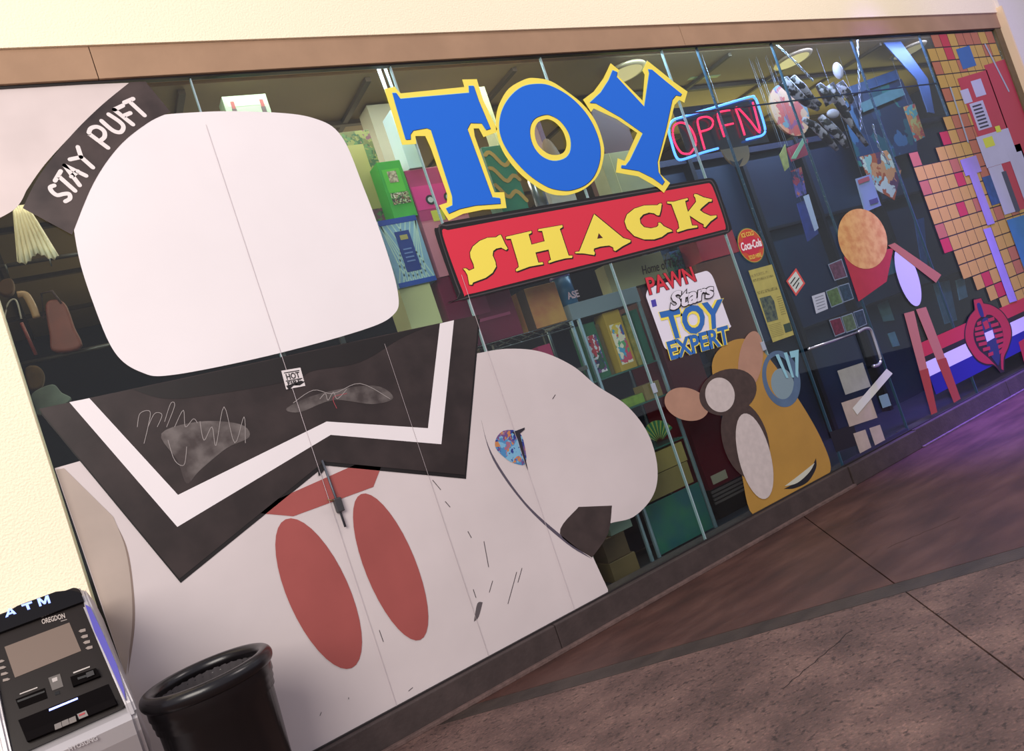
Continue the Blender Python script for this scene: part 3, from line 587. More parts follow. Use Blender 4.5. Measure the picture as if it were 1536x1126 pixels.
# -- stripes + emblem
Z8 = lambda p: zm(1376, 400, 6.255, p)
stp = thing('stripe_graphic', at(1450, 540), 'long red, white and blue horizontal stripes vinyl behind the red emblem', 'graphic')
XL, XR = 6.56, 9.9
for nm, a, b, m in (('red_stripe', .835, .705, mat('#b62a3c', .5)), ('black_stripe', .705, .655, K), ('white_stripe', .655, .52, mat('#d2cfe0', .5)), ('blue_stripe', .52, .345, mat('#12127a', .5))):
    wplate(nm, [[(XL, b), (XR, b), (XR, a), (XL, a)]], -.004, m, stp)
em = thing('emblem_graphic', at(1490, 520), 'red hooded oval emblem with ribbed centre over the striped band', 'graphic')
RE = mat('#a82434', .5)
plate('emblem_outline', [spline(Z8([(525, 300, 1), (600, 285, 1), (625, 335, 1), (700, 355), (800, 420), (870, 530), (890, 640), (860, 760), (825, 850), (815, 985, 1), (780, 995, 1), (720, 930), (640, 920), (560, 880), (490, 790), (445, 690), (445, 580), (480, 470), (535, 405, 1)]), 5)], 5, KK, em)
plate('red_hood', [spline(Z8([(530, 312, 1), (598, 295, 1), (620, 345, 1), (695, 362), (792, 425), (862, 535), (880, 640), (852, 755), (812, 850), (808, 970, 1), (790, 960, 1), (785, 860), (790, 780), (808, 690), (800, 600), (760, 510), (700, 455), (650, 450, 1), (640, 470, 1), (600, 470, 1), (555, 510), (528, 600), (535, 690), (580, 780), (660, 850), (730, 920), (780, 985, 1), (720, 918), (640, 908), (565, 870), (500, 785), (456, 690), (456, 582), (490, 475), (545, 405, 1)]), 5)], 6, RE, em)
plate('dark_slot', [spline(Z8([(560, 350), (585, 340), (605, 380), (625, 460), (600, 470), (575, 420)]), 4)], 7, mat('#20205a', .5), em)
plate('centre_field', [spline(Z8([(610, 500), (660, 480), (700, 560), (745, 660), (770, 760), (775, 860), (760, 930, 1), (700, 850), (650, 740), (620, 620)]), 5)], 6.2, mat('#1c2a50', .5), em)
plate('white_square', [Z8([(630, 622), (705, 590), (725, 665), (655, 705)])], 7, mat('#d2cfe0', .5), em)
plate('red_wedge', [Z8([(612, 520), (655, 500), (680, 570), (640, 590)])], 7, RE, em)
for k in range(7):
    y = 515 + k * 48; xl = [560, 540, 540, 552, 575, 615, 665][k]; xr = [598, 610, 622, 632, 650, 680, 710][k]
    plate('rib', [Z8([(xl, y + 8), (xr, y - 10), (xr + 5, y + 22), (xl + 4, y + 40)])], 7, RE, em)
for k in range(7):
    y = 478 + k * 50; xl = [662, 690, 712, 728, 742, 758, 768][k]; xr = [720, 760, 790, 800, 804, 800, 792][k]
    plate('rib', [Z8([(xl, y + 10), (xr, y - 10), (xr + 5, y + 22), (xl + 5, y + 42)])], 7, RE, em)
plate('side_patch', [[(1528, 513), (1536, 508), (1552, 560), (1541, 560)]], 5, RE, em)
# -- plain block stand-in at the right end
rb = thing('block_graphic', at(1470, 250), 'tall cluster of plain red, pale, lavender and blue blocks over the tile wall', 'graphic')
RB = mat('#b53048', .5, noise=.1, scale=2); WB = mat('#b7b9da', .5, noise=.08, scale=3); LV = mat('#9c8cc8', .5, noise=.12, scale=4); BB = mat('#2a62a4', .5, noise=.1, scale=3)
def par4(x, y, w_, h_): # upright block on the glass, x/y = its top-left
    return [(x, y), (x + w_, y - .30 * w_), (x + w_ + .36 * h_, y - .30 * w_ + h_), (x + .36 * h_, y + h_)]
plate('blue_block', [par4(1434, 74, 20, 30)], 4, BB, rb)
plate('red_block', [par4(1436, 118, 44, 98)], 4, RB, rb); plate('red_block', [par4(1476, 98, 34, 190)], 4, RB, rb); plate('red_block', [par4(1480, 230, 50, 90)], 4, RB, rb)
plate('pale_block', [par4(1440, 136, 12, 20)], 5, WB, rb); plate('pale_block', [par4(1456, 122, 15, 24)], 5, WB, rb); plate('pale_block', [par4(1454, 156, 20, 40)], 5, WB, rb)
for k in range(7): plate('dark_bar', [par4(1458.5 + k * 1.85, 159 + k * 5.2, 13, 2.4)], 6, mat('#22263e', .5), rb)
plate('pale_block', [par4(1464, 206, 48, 46)], 6, WB, rb); plate('yellow_block', [par4(1474, 208, 14, 14)], 7, mat('#c9d23c', .5), rb); plate('yellow_block', [par4(1492, 190, 7, 9)], 7, mat('#c9d23c', .5), rb)
plate('pale_block', [par4(1482, 252, 20, 70)], 6.6, WB, rb); plate('pale_block', [par4(1512, 232, 20, 96)], 6.6, WB, rb)
plate('dark_bar', [par4(1502, 258, 7, 60)], 7, mat('#3a4058', .5), rb)
plate('blue_block', [par4(1510, 330, 34, 90)], 7, mat('#2f78b4', .5, noise=.1), rb); plate('blue_block', [par4(1473, 266, 16, 42)], 6, mat('#20508c', .5, noise=.3, scale=12), rb)
plate('lavender_block', [par4(1440, 240, 24, 24)], 7, LV, rb); plate('lavender_bar', [par4(1454, 262, 11, 76)], 7.4, LV, rb); plate('lavender_bar', [par4(1475, 344, 11, 110)], 7.6, LV, rb)
for a, b in (((1426, 132), (1452, 212)), ((1478, 67), (1513, 136))):
    stroke('grey_rod', [[a, b]], 3, 6, mat('#9aa6b4', .5), rb)

# ================================================================ NEON OPEN SIGN (inside the glass)
ZN = lambda p: zm(760, 40, 3.7525, p)
def neon_mat(h, s):
    m = D_.materials.new('neon_' + h[1:]); m.use_nodes = True; b = m.node_tree.nodes['Principled BSDF']; b.inputs['Base Color'].default_value = (*rgb(h), 1)
    b.inputs['Emission Color'].default_value = (*rgb(h), 1); b.inputs['Emission Strength'].default_value = s; return m
NB = neon_mat('#4a86ff', 2.6); NR = neon_mat('#ff2050', 2.0)
on = thing('neon_sign', at(1078, 190, .08), 'neon OPEN sign with red letters in a blue tube frame', 'sign')
YN = .06
def neon(nm, pts, m, r=.008, sm=True):
    q = spline(ZN(pts), 5, False) if sm else ZN(pts)
    tube(nm, [p3(a, b, YN) for a, b in q], r, m, on)
neon('blue_tube', [(1190, 685), (1100, 710), (1000, 745), (965, 745), (945, 710), (925, 640), (915, 600), (915, 560), (940, 525), (1000, 505), (1200, 445), (1370, 395), (1395, 400), (1412, 430), (1435, 500), (1455, 580), (1440, 610), (1400, 622), (1350, 635)], NB, .010)
for l in ([(1030, 715), (985, 710), (950, 660), (935, 600), (945, 555), (985, 540), (1025, 560), (1055, 610), (1065, 660), (1045, 700), (1030, 715)], [(1115, 690), (1095, 620), (1075, 540), (1085, 515), (1130, 508), (1160, 530), (1150, 570), (1095, 590)],
          [(1225, 620), (1205, 560), (1188, 500), (1200, 480), (1255, 470)], [(1205, 560), (1275, 545)], [(1340, 610), (1315, 530), (1290, 460), (1310, 465), (1370, 530), (1425, 595), (1405, 500), (1385, 425)]):
    neon('red_tube', l, NR, .008)
for q in ([(1110, 40)], ):
    pass
box('sign_backing', G(1012, 180, .1)[0], G(1140, 180, .1)[0], .085, .092, G(1078, 225, .09)[1], G(1078, 155, .09)[1], mat('#0c1024', .2), on)

# ================================================================ GOODS BEHIND THE GLASS
def pbox(name, TL, BR, Y, depth, m, label, cat, group=None, bev=.003, base=None):
    """box whose front face spans from the measured top-left to bottom-right on the plane y = Y"""
    x0, z1 = G(*TL, Y); x1, z0 = G(*BR, Y)
    if base is not None: z0 = base
    t = thing(name, ((x0 + x1) / 2, Y + depth / 2, z0), label, cat, group)
    box('carton', x0, x1, Y, Y + depth, z0, z1, m, t, bev)
    return t, (x0, x1, z0, z1, Y)
def front(t, bx, u0, u1, v0, v1, m, nm='panel', k=1):
    x0, x1, z0, z1, Y = bx
    return box(nm, x0 + (x1 - x0) * u0, x0 + (x1 - x0) * u1, Y - .0015 * k, Y, z0 + (z1 - z0) * v0, z0 + (z1 - z0) * v1, m, t)
def ftext(t, bx, s, u0, u1, v0, v1, m, k=2):
    x0, x1, z0, z1, Y = bx
    return qtext('lettering', s, wq(x0 + (x1 - x0) * u0, x0 + (x1 - x0) * u1, z0 + (z1 - z0) * v0, z0 + (z1 - z0) * v1, Y - .0016 * k), m, t, bold=.01)
SH = .22
# tall shelving that carries the left goods
sf = thing('shelf_unit', (1.35, .3, .12), 'tall narrow shelf stand holding the pale green doll box', 'shelf')
box('shelf_board', 1.12, 1.56, .2, .5, G(412, 182, SH)[1] - .025, G(412, 182, SH)[1] - .001, mat('#5b5a58', .5), sf)
for x in (1.13, 1.52): box('upright', x, x + .03, .46, .49, .12, G(412, 182, SH)[1] - .026, mat('#56585c', .4, metal=.4), sf)
us = thing('upper_shelf', (3.5, .5, .12), 'long grey shelf behind the sign carrying the cream and green boxes', 'shelf')
box('shelf_board', 2.74, 4.56, .24, .84, 2.745, 2.775, mat('#4c4a48', .5), us)
for x in (2.76, 4.50): box('upright', x, x + .03, .80, .83, .12, 2.744, mat('#56585c', .4, metal=.4), us)
ZS1 = 1.958; ZC = 2.075; ZU = 2.777
t, b_ = pbox('doll_box', (332, 145), (412, 182), SH, .12, mat('#93a384', .6), 'pale green doll box at the top of the window above the white block', 'box')
front(t, b_, .08, .9, .62, .85, mat('#a3ae92', .6)); 
for u in (.14, .8):
    front(t, b_, u, u + .1, .1, .55, mat('#4c3a36', .6), 'printed_doll', 2); front(t, b_, u + .01, u + .09, .55, .8, mat('#8a3c34', .6), 'printed_doll', 2)
t, b_ = pbox('doll_box', (497, 200), (600, 335), SH + .145, .09, patchwork('floral', ['#5a7a48', '#8a8a4c', '#7a4a58', '#6a6a3c', '#3c5a38'], 22), 'box with a floral green border standing behind the bright green box', 'box', base=G(566, 332, SH - .02)[1] + .001)
front(t, b_, .12, .72, .2, .86, mat('#a8a05c', .6), 'panel')
t, b_ = pbox('figure_box', (564, 244), (627, 322), SH, .14, mat('#3fa43a', .5, noise=.12, scale=10), 'bright green box with small printed figures', 'box', base=G(566, 332, SH - .02)[1] + .001)
front(t, b_, .12, .85, .45, .86, mat('#58b83a', .5)); front(t, b_, .3, .68, .62, .82, mat('#5a4030', .5, noise=.5, scale=60, hex2='#c8b8a0'), 'picture', 2); front(t, b_, .15, .9, .24, .44, patchwork('figs', ['#48a03c', '#8c4c3c', '#d8ceb8', '#26302a'], 50), 'picture', 2)
t, b_ = pbox('white_box', (585, 165), (640, 256), SH, .16, mat('#bcd3d6', .5), 'tall white box next to the sign letter T', 'box', base=G(606, 256, SH + .02)[1] + .001)
t, b_ = pbox('car_box', (606, 256), (738, 425), SH + .02, .2, mat('#c9748c', .5, noise=.08, scale=3), 'big pink box with a printed pink toy car and pale lower half', 'box', base=G(653, 418, SH + .03)[1] + .001)
front(t, b_, 0, .99, .52, .99, mat('#b03a72', .5), 'panel'); front(t, b_, .02, .8, .62, .84, mat('#d83a8c', .4), 'printed_car', 2)
x0, x1, z0, z1, Yq = b_
for u in (.32, .7): wplate('printed_wheel', [[(x0 + (x1 - x0) * u + .035 * math.cos(a), z0 + (z1 - z0) * .70 + .035 * math.sin(a)) for a in [k * .35 for k in range(18)]]], Yq - .005, mat('#30303a', .4), t)
for u in (.32, .7): wplate('printed_hub', [[(x0 + (x1 - x0) * u + .02 * math.cos(a), z0 + (z1 - z0) * .70 + .02 * math.sin(a)) for a in [k * .35 for k in range(18)]]], Yq - .0065, mat('#c0c4cc', .4), t)
front(t, b_, .25, .5, .5, .6, mat('#c8c84c', .5), 'starburst', 3); front(t, b_, 0, .99, .0, .5, mat('#cf8294', .5, noise=.1, scale=5), 'panel', 1)
t, b_ = pbox('plaid_box', (566, 332), (659, 431), SH - .02, .26, mat('#86abc8', .5), 'pale blue plaid box with a navy centre label', 'box', base=G(598, 434, SH)[1] + .001)
x0, x1, z0, z1, Yq = b_
for k in range(9):
    for sgn in (1, -1):
        xa = x0 + (x1 - x0) * (k / 8) ; 
        pts_ = [(xa, z0 + .012), (xa + sgn * .16, z1 - .012)]
        q = [(max(x0 + .004, min(x1 - .004, a)), b) for a, b in pts_]
        if abs(q[0][0] - q[1][0]) > .03: 
            bm = bmesh.new(); add_stroke(bm, q, .008, Yq - .0012, .0008); bm_obj('plaid_line', bm, mat('#b4cfc8', .5), t)
front(t, b_, 0, 1, .92, 1, mat('#1f3f9a', .5), 'band', 2); front(t, b_, 0, 1, 0, .07, mat('#1f4aa8', .5), 'band', 2)
front(t, b_, .32, .7, .2, .8, mat('#1c3482', .5), 'label_panel', 3); front(t, b_, .42, .62, .67, .74, mat('#a89c58', .5), 'emblem_patch', 4)
for k in range(4): front(t, b_, .40, .62, .34 + .06 * k, .36 + .06 * k, mat('#6a80b8', .5), 'text_line', 4)
t, b_ = pbox('cream_box', (598, 434), (665, 486), SH, .24, mat('#c9c996', .6), 'pale yellow box under the blue plaid box', 'box', base=ZS1)
t, b_ = pbox('maroon_box', (653, 418), (790, 512), SH + .03, .2, mat('#6e1236', .45, noise=.15, scale=3), 'large plum coloured box below the red sign board', 'box', base=ZS1)
front(t, b_, .1, .9, .3, .34, mat('#9a4064', .5), 'stripe'); front(t, b_, .35, .62, .4, .8, mat('#7c2446', .5), 'panel')
t, b_ = pbox('tan_box', (784, 434), (850, 476), SH, .18, mat('#b98a4a', .6, noise=.14, scale=6, hex2='#a86a44'), 'tan printed box below the sign letter H', 'box', base=ZS1)
box('side_line', b_[0] - .001, b_[0] + .006, b_[4] - .002, b_[4] + .1, b_[2], b_[3], mat('#3c2a22', .6), t)
# tin
x0, z1 = G(838, 412, .3); x1, z0 = G(868, 456, .3); z0 = ZC
tn = thing('round_tin', ((x0 + x1) / 2, .36, z0), 'blue cylindrical tin on the grey shelf box', 'tin'); R_ = .075; cxx = (x0 + x1) / 2
bm = bmesh.new(); add_lathe(bm, [(.001, z0), (R_, z0), (R_, z1), (.001, z1)], cxx, .36, 24); bm_obj('tin_body', bm, mat('#2c6c98', .35, noise=.2, scale=4), tn, True)
bm = bmesh.new(); add_lathe(bm, [(R_ + .003, z1 - .02), (R_ + .003, z1), (.001, z1 + .003)], cxx, .36, 24); bm_obj('lid', bm, mat('#6a58a8', .35), tn, True)
qtext('lettering', 'ASE', wq(cxx - .050, cxx + .058, z0 + .03, z0 + .085, .276), mat('#d8b8c8', .4), tn, bold=.03)
# grey box shelf top of the display case
t, b_ = pbox('grey_fascia_case', (852, 457), (961, 452), .26, .3, mat('#7d8a94', .4), 'grey topped glass display case with metal posts and toys inside', 'display case')
D_.objects.remove(t.children[0])
ca = t; bx0 = G(852, 457, .26)[0]; bx1 = G(954, 429, .26)[0]; cz1 = G(852, 457, .26)[1]; cz0 = G(858, 481, .26)[1]
box('case_top', bx0, bx1, .26, .66, cz0, cz1, mat('#76848f', .4), ca, .003)
ALU = mat('#a8c2d2', .25, metal=.7)
for xx in (bx0 - .035, bx0 + .035, bx1 - .04): box('post', xx, xx + .022, .25, .272, .13, cz0, ALU, ca, .002)
for xx in (bx0, bx1 - .04): box('post', xx, xx + .02, .63, .65, .13, cz0, ALU, ca)
shz = [G(925, 560, .27)[1], G(960, 607, .27)[1], G(1010, 672, .27)[1], G(1020, 700, .27)[1]]
shz = [shz[0], shz[0] - .27, shz[0] - .62]
for z in shz: box('glass_shelf', bx0, bx1 - .02, .27, .63, z - .012, z, mat('#2c5a50', .2), ca)
box('teal_panel', bx0 + .06, bx1 - .05, .262, .27, .14, G(1000, 745, .265)[1], mat('#24545c', .35, noise=.3, scale=4, hex2='#2f6a4c'), ca)
box('case_back', bx0, bx1, .64, .655, .13, cz0, mat('#141a30', .5), ca)
zt = shz[0]
def goods(nm, x0, x1, z0, h, m, lb, cat='toy box', Y=.3, d=.12, fr=None, s=None):
    o = thing(nm, ((x0 + x1) / 2, Y + d / 2, z0), lb, cat); box('carton', x0, x1, Y, Y + d, z0, z0 + h, m, o, .002)
    bb = (x0, x1, z0, z0 + h, Y)
    if fr: front(o, bb, .14, .86, .1, .78, fr, 'picture')
    if s: ftext(o, bb, s[0], .12, .88, .82, .93, mat(s[1], .5))
    return o
PW = patchwork('toy_print_dark', ['#1e2a50', '#6a3a78', '#a83040', '#3a5a8c', '#c8c4d0', '#204a3a'], 18)
PB = patchwork('toy_print_bright', ['#4a9cc8', '#c84a6c', '#d8b84a', '#3a5aa8', '#e0d8c8', '#58a070'], 16)
W = bx1 - bx0
goods('figure_box', bx0 + .05, bx0 + .20, zt, .42, mat('#1f5c40', .5), 'green toy box with a dark crowd print on the top case shelf', fr=PW)
goods('figure_box', bx0 + .22, bx0 + .28, zt, .40, mat('#6a5a3c', .5, noise=.2), 'narrow olive carton between the two printed toy boxes', Y=.36)
goods('figure_box', bx0 + .30, bx0 + .46, zt, .46, mat('#b09038', .5), 'bright multi coloured toy box on the top case shelf', fr=PB)
goods('figure_box', bx0 + .48, bx0 + .545, zt, .40, mat('#5c6a30', .5, noise=.4, scale=14, hex2='#a09048'), 'olive and yellow mottled toy box on the top case shelf')
goods('figure_box', bx1 - .105, bx1 - .045, zt, .42, mat('#1c5a48', .5), 'dark green toy box near the case corner with upright letters', Y=.29)
goods('toy_tray', bx0 + .22, bx0 + .42, shz[1], .07, mat('#7fa038', .5, noise=.3, scale=20), 'low lime green tray on the middle case shelf', 'tray')
goods('toy_box', bx0 + .44, bx1 - .06, shz[1], .12, mat('#8a7444', .6), 'flat ochre box on the middle case shelf', 'box')
# fan of papers
fx = bx0 + .42; fz = shz[2] + .02
fn_ = thing('paper_fan', (fx, .3, fz), 'green and yellow paper fan standing on the lowest case shelf', 'fan')
for k in range(16):
    a = math.radians(28 + k * 7.5); c, s = math.cos(a), math.sin(a); r = .17
    wplate('fold', [[(fx + .03 * c, fz + .03 * s), (fx + r * c + .012 * s, fz + r * s - .012 * c), (fx + r * c - .012 * s, fz + r * s + .012 * c)]], .29 + .004 * (k % 2), mat('#a3b45c' if k % 2 else '#2f7a52', .6), fn_)
goods('tan_box', bx0 + .12, bx1 - .06, shz[2] - .18, .15, mat('#94824c', .6), 'tan flat box lying above the teal case panel', 'box', Y=.28, d=.3)
goods('tan_box', bx0 + .12, bx1 - .07, shz[2] - .35, .165, mat('#857446', .6), 'second tan flat box directly on top of the teal case panel', 'box', Y=.28, d=.3)
# low cartons left of the case
t, b_ = pbox('document_box', (905, 768), (955, 806), .25, .1, mat('#8da193', .6), 'pale green printed card leaning above the brown cartons', 'box', base=G(902, 812, .25)[1] + .001)
t, b_ = pbox('carton_box', (902, 812), (953, 848), .25, .3, mat('#5a4630', .7, noise=.12), 'brown carton stacked on the floor carton by the vinyl edge', 'box', base=.262)
t, b_ = pbox('carton_box', (914, 846), (966, 868), .24, .3, mat('#6b5636', .7, noise=.12), 'tan carton on the floor at the window bottom', 'box', base=.12)
t, b_ = pbox('file_box', (886, 836), (906, 880), .22, .12, mat('#8b9a86', .6), 'pale green file box next to the brown cartons', 'box', base=.12)
# things behind the sign letters
box('pillar', 2.32, 2.56, .66, .84, .12, 3.90, mat('#b9b39a', .6), None)
pl = D_.objects['pillar']; tag(pl, 'pale plastered pillar rising behind the sign letter T to the ceiling', 'pillar')
cn = thing('corner_strip', at(572, 150, .1), 'white vertical glass edge strip next to the pale pillar', 'strip')
tube('pale_strip', [p3(566, 98, .12), p3(600, 192, .12)], .012, mat('#c8e2ee', .3, emit=.35), cn); tube('strip_back', [p3(576, 98, .13), p3(610, 192, .13)], .010, mat('#9ab4bc', .4), cn)  # pale strip along a pane edge, faint glow put in; no lamp
t, b_ = pbox('cream_box', (718, 130), (757, 218), .3, .12, mat('#c2c296', .6), 'narrow cream box standing between the sign letters T and O', 'box', base=G(722, 221, .28)[1] + .001)
t, b_ = pbox('gold_green_box', (722, 221), (790, 301), .28, .15, mat('#1f6a58', .45), 'dark green box with wavy gold bands between T and O', 'box', base=ZU)
x0, x1, z0, z1, Yq = b_
for k in range(3):
    bm = bmesh.new(); zz = z1 - .06 - k * .13
    add_stroke(bm, [(x0 + (x1 - x0) * q / 10 * .96 + .01, zz + .035 * math.sin(q * .8 + k) - .010 * q) for q in range(11)], .03, Yq - .002, .001); bm_obj('gold_band', bm, mat('#a8864a', .4), t)
t, b_ = pbox('mauve_case', (796, 140), (826, 250), .65, .15, mat('#6c4a60', .5), 'mauve case seen through the sign letter O', 'case', base=ZU)
hd = thing('round_cushion', at(834, 215, .4), 'rounded beige cushion seen through the sign letter O', 'cushion')
bm = bmesh.new(); bmesh.ops.create_uvsphere(bm, u_segments=20, v_segments=12, radius=1); c = p3(836, 216, .42); c.y = .54; c.z = ZU + .33
for v in bm.verts: v.co = c + Vector((v.co.x * .09, v.co.y * .07, v.co.z * .33))
bm_obj('cushion_body', bm, mat('#7d6650', .7), hd, True)
D_.objects.remove(bpy.data.objects[hd.name], do_unlink=True) if False else None
cy_ = thing('chrome_canister', at(812, 300, .35), 'chrome canister above the red sign board', 'canister')
bm = bmesh.new(); c = p3(811, 300, .36); add_lathe(bm, [(.001, ZU), (.05, ZU), (.05, c.z + .16), (.035, c.z + .2), (.001, c.z + .2)], c.x, c.y, 24); bm_obj('canister_body', bm, mat('#a8a8b8', .25, metal=.7), cy_, True)
t, b_ = pbox('white_box', (822, 285), (868, 306), .33, .12, mat('#c4c0c0', .6), 'low white box next to the chrome canister', 'box', base=ZU)
t, b_ = pbox('maroon_box', (884, 160), (948, 205), .5, .3, mat('#4a201e', .6), 'dark maroon box in the gap between the letters O and Y', 'box', base=ZU)
t, b_ = pbox('cream_box', (898, 232), (992, 285), .3, .15, mat('#b6b48c', .6, noise=.06), 'wide cream box below the sign letter Y', 'box', base=ZU)
box('edge_line', b_[0] + .1, b_[0] + .106, b_[4] - .002, b_[4], b_[2], b_[3], mat('#d8d4a8', .6), t)
t, b_ = pbox('cream_box', (905, 398), (1003, 412), .33, .12, mat('#a09a72', .6), 'pale olive box just below the red board beside the sticker', 'box', base=ZC)
t, b_ = pbox('snack_bag', (1003, 378), (1042, 396), .52, .1, patchwork('snack', ['#1c3a48', '#2a6a58', '#3a5a8c', '#182438'], 25), 'dark teal printed bag above the sticker', 'bag', base=ZC)
t, b_ = pbox('red_box', (1040, 352), (1112, 384), .3, .2, mat('#b8283c', .35), 'glossy red box at the top of the brown cabinet', 'box', base=2.125)
sp_ = thing('wire_shelf', at(820, 505, .3), 'black wire shelf under the plum box', 'shelf')
xa = 1.86; xb = 3.11; za = 1.950
for dz_ in (0, .05): tube('rail', [(xa, .22, za - dz_), (xb, .22, za - dz_)], .004, mat('#5a5c58', .4, metal=.5), sp_)
for k in range(14):
    u = xa + (xb - xa) * k / 14; tube('brace', [(u, .22, za), (u + (xb - xa) / 14, .22, za - .05)], .003, mat('#5a5c58', .4, metal=.5), sp_, 5)
for k in range(7):
    u = xa + (xb - xa) * k / 6; tube('wire', [(u, .22, za), (u, .6, za)], .003, mat('#5a5c58', .4, metal=.5), sp_, 5)
box('shelf_board', xa, xb, .22, .6, 1.58, 1.61, mat('#4c4a48', .5), sp_)
for x in (xa, xb - .02): box('upright', x, x + .02, .6, .62, .12, 1.95, mat('#5a5c58', .4, metal=.5), sp_)
t, b_ = pbox('pink_box', (806, 520), (840, 560), .3, .1, mat('#a82a5c', .5), 'small magenta box under the wire shelf', 'box', base=1.612)
# maroon machine and brown cabinet
t, b_ = pbox('drinks_machine', (960, 430), (1122, 742), .42, .7, mat('#5a0a1c', .35, noise=.08, scale=2), 'dark red drinks machine with grey kick grille', 'machine', base=.36)
x0, x1, z0, z1, Yq = b_
for k in range(4): box('grille_slat', x0, x1, Yq - .012, Yq, z0 - .03 - .03 * k, z0 - .012 - .03 * k, mat('#5e5558', .5), t)
box('base_block', x0, x1, Yq + .002, Yq + .7, .12, z0, mat('#0e0a0e', .6), t)
box('rating_label', x0 + .05, x0 + .22, Yq - .003, Yq, z0 + .03, z0 + .10, mat('#a8a090', .6), t)
xc0 = G(1058, 440, .3)[0]; xc1 = G(1215, 700, .3)[0] - .05
bc = thing('brown_cabinet', (xc0 + .2, .5, .12), 'reddish brown cabinet behind the newspaper page and ochre vinyl', 'cabinet')
box('cabinet_body', xc0, xc1, .30, .42, .12, G(1050, 395, .3)[1], mat('#6e3f30', .5, noise=.14, scale=2), bc)
# left: clothing and bags
cl = thing('white_garment', at(40, 365, .3), 'white pleated fabric hanging at the far left under the white cap', 'cloth')
bm = bmesh.new(); N = 28
xl, zt_ = G(2, 318, .3); xr, _ = G(84, 375, .3); zb = G(40, 398, .3)[1]
rows_ = []
for j in range(7):
    row = []
    for i in range(N + 1):
        u = i / N; v = j / 6; wd = .35 + .65 * v
        row.append(bm.verts.new((xl + (xr - xl) * (.45 + (u - .45) * wd), .3 + .018 * math.sin(u * 44) * v + .02 * (1 - v), zt_ + .03 + (zb - zt_) * v - .02 * math.sin(u * 9) * v)))
    rows_.append(row)
for j in range(6):
    for i in range(N): bm.faces.new((rows_[j][i], rows_[j][i + 1], rows_[j + 1][i + 1], rows_[j + 1][i]))
o = bm_obj('fabric', bm, mat('#f2e8cc', .8), cl, True); md = o.modifiers.new('t', 'SOLIDIFY'); md.thickness = .006
def puffy(nm, pts, Y, th, m, par):
    bm = bmesh.new(); P_ = spline(pts, 5); add_plate(bm, [[G(a, b, Y) for a, b in P_]], Y, th); bmesh.ops.recalc_face_normals(bm, faces=bm.faces)
    o = bm_obj(nm, bm, m, par); md = o.modifiers.new('b', 'BEVEL'); md.width = th * .3; md.segments = 3; return o
jk = thing('leather_bag', at(90, 480, .35), 'worn red brown leather bag hanging on a hook at the left', 'bag')
puffy('bag_body', [(68, 458), (80, 448), (98, 455), (112, 490), (122, 520), (80, 526), (74, 500)], .34, .05, mat('#76382a', .6, noise=.25, scale=10), jk)
tube('strap', [p3(66, 478, .34), p3(62, 440, .34), p3(78, 436, .34), p3(92, 455, .34)], .006, mat('#3c201a', .6), jk)
cn2 = thing('wooden_cane', at(35, 470, .32), 'pale curved wooden cane handle at the left', 'cane')
tube('handle', [p3(a, b, .32) for a, b in spline([(26, 442), (38, 442), (48, 458), (55, 476)], 5, False)], .018, mat('#a07c58', .5), cn2)
ch = thing('coat_hanger', at(25, 470, .31), 'white wire coat hanger with a red pole beside the cane', 'hanger')
tube('wire', [p3(a, b, .31) for a, b in spline([(6, 480), (12, 455), (24, 450), (32, 478)], 5, False)], .004, mat('#b8b0a4', .4), ch)
tube('pole', [p3(32, 484, .31), p3(54, 532, .31)], .008, mat('#7a2a22', .5), ch)
kn = thing('brown_bag', at(15, 430, .4), 'ochre brown cloth bag behind the coat hanger', 'bag')
puffy('bag_body', [(2, 420), (18, 418), (20, 436), (8, 442), (-4, 435)], .4, .06, mat('#6c4a2a', .7, noise=.2), kn)
kn = thing('ochre_bag', at(50, 560, .4), 'ochre knitted bag low at the left window edge', 'bag')
puffy('bag_body', [(38, 552), (55, 548), (66, 560), (62, 580), (44, 582)], .35, .06, mat('#6a4c24', .8, noise=.3, scale=20), kn)
kn = thing('grey_cloth', at(80, 600, .3), 'crumpled pale grey cloth just above the dark panel', 'cloth')
puffy('cloth_fold', [(48, 590), (78, 576), (92, 588), (106, 600), (60, 622), (52, 610)], .28, .05, mat('#6f776c', .8, noise=.2, scale=20), kn)
cb = thing('display_rack', at(60, 430, .5), 'dark rack rail with hooks carrying the bags at the left', 'rack')
tube('rail', [(-.3, .42, G(30, 395, .42)[1]), (1.2, .42, G(30, 395, .42)[1])], .012, mat('#3a332c', .4), cb)
tube('rail', [(-.3, .42, G(60, 540, .42)[1]), (1.2, .42, G(60, 540, .42)[1])], .012, mat('#3a332c', .4), cb)
for k in range(4): tube('hook', [(-.1 + .2 * k, .42, G(30, 395, .42)[1]), (-.1 + .2 * k, .36, G(30, 395, .42)[1] - .06), (-.1 + .2 * k, .34, G(30, 395, .42)[1] - .02)], .004, mat('#8a8a88', .3, metal=.8), cb, 5)

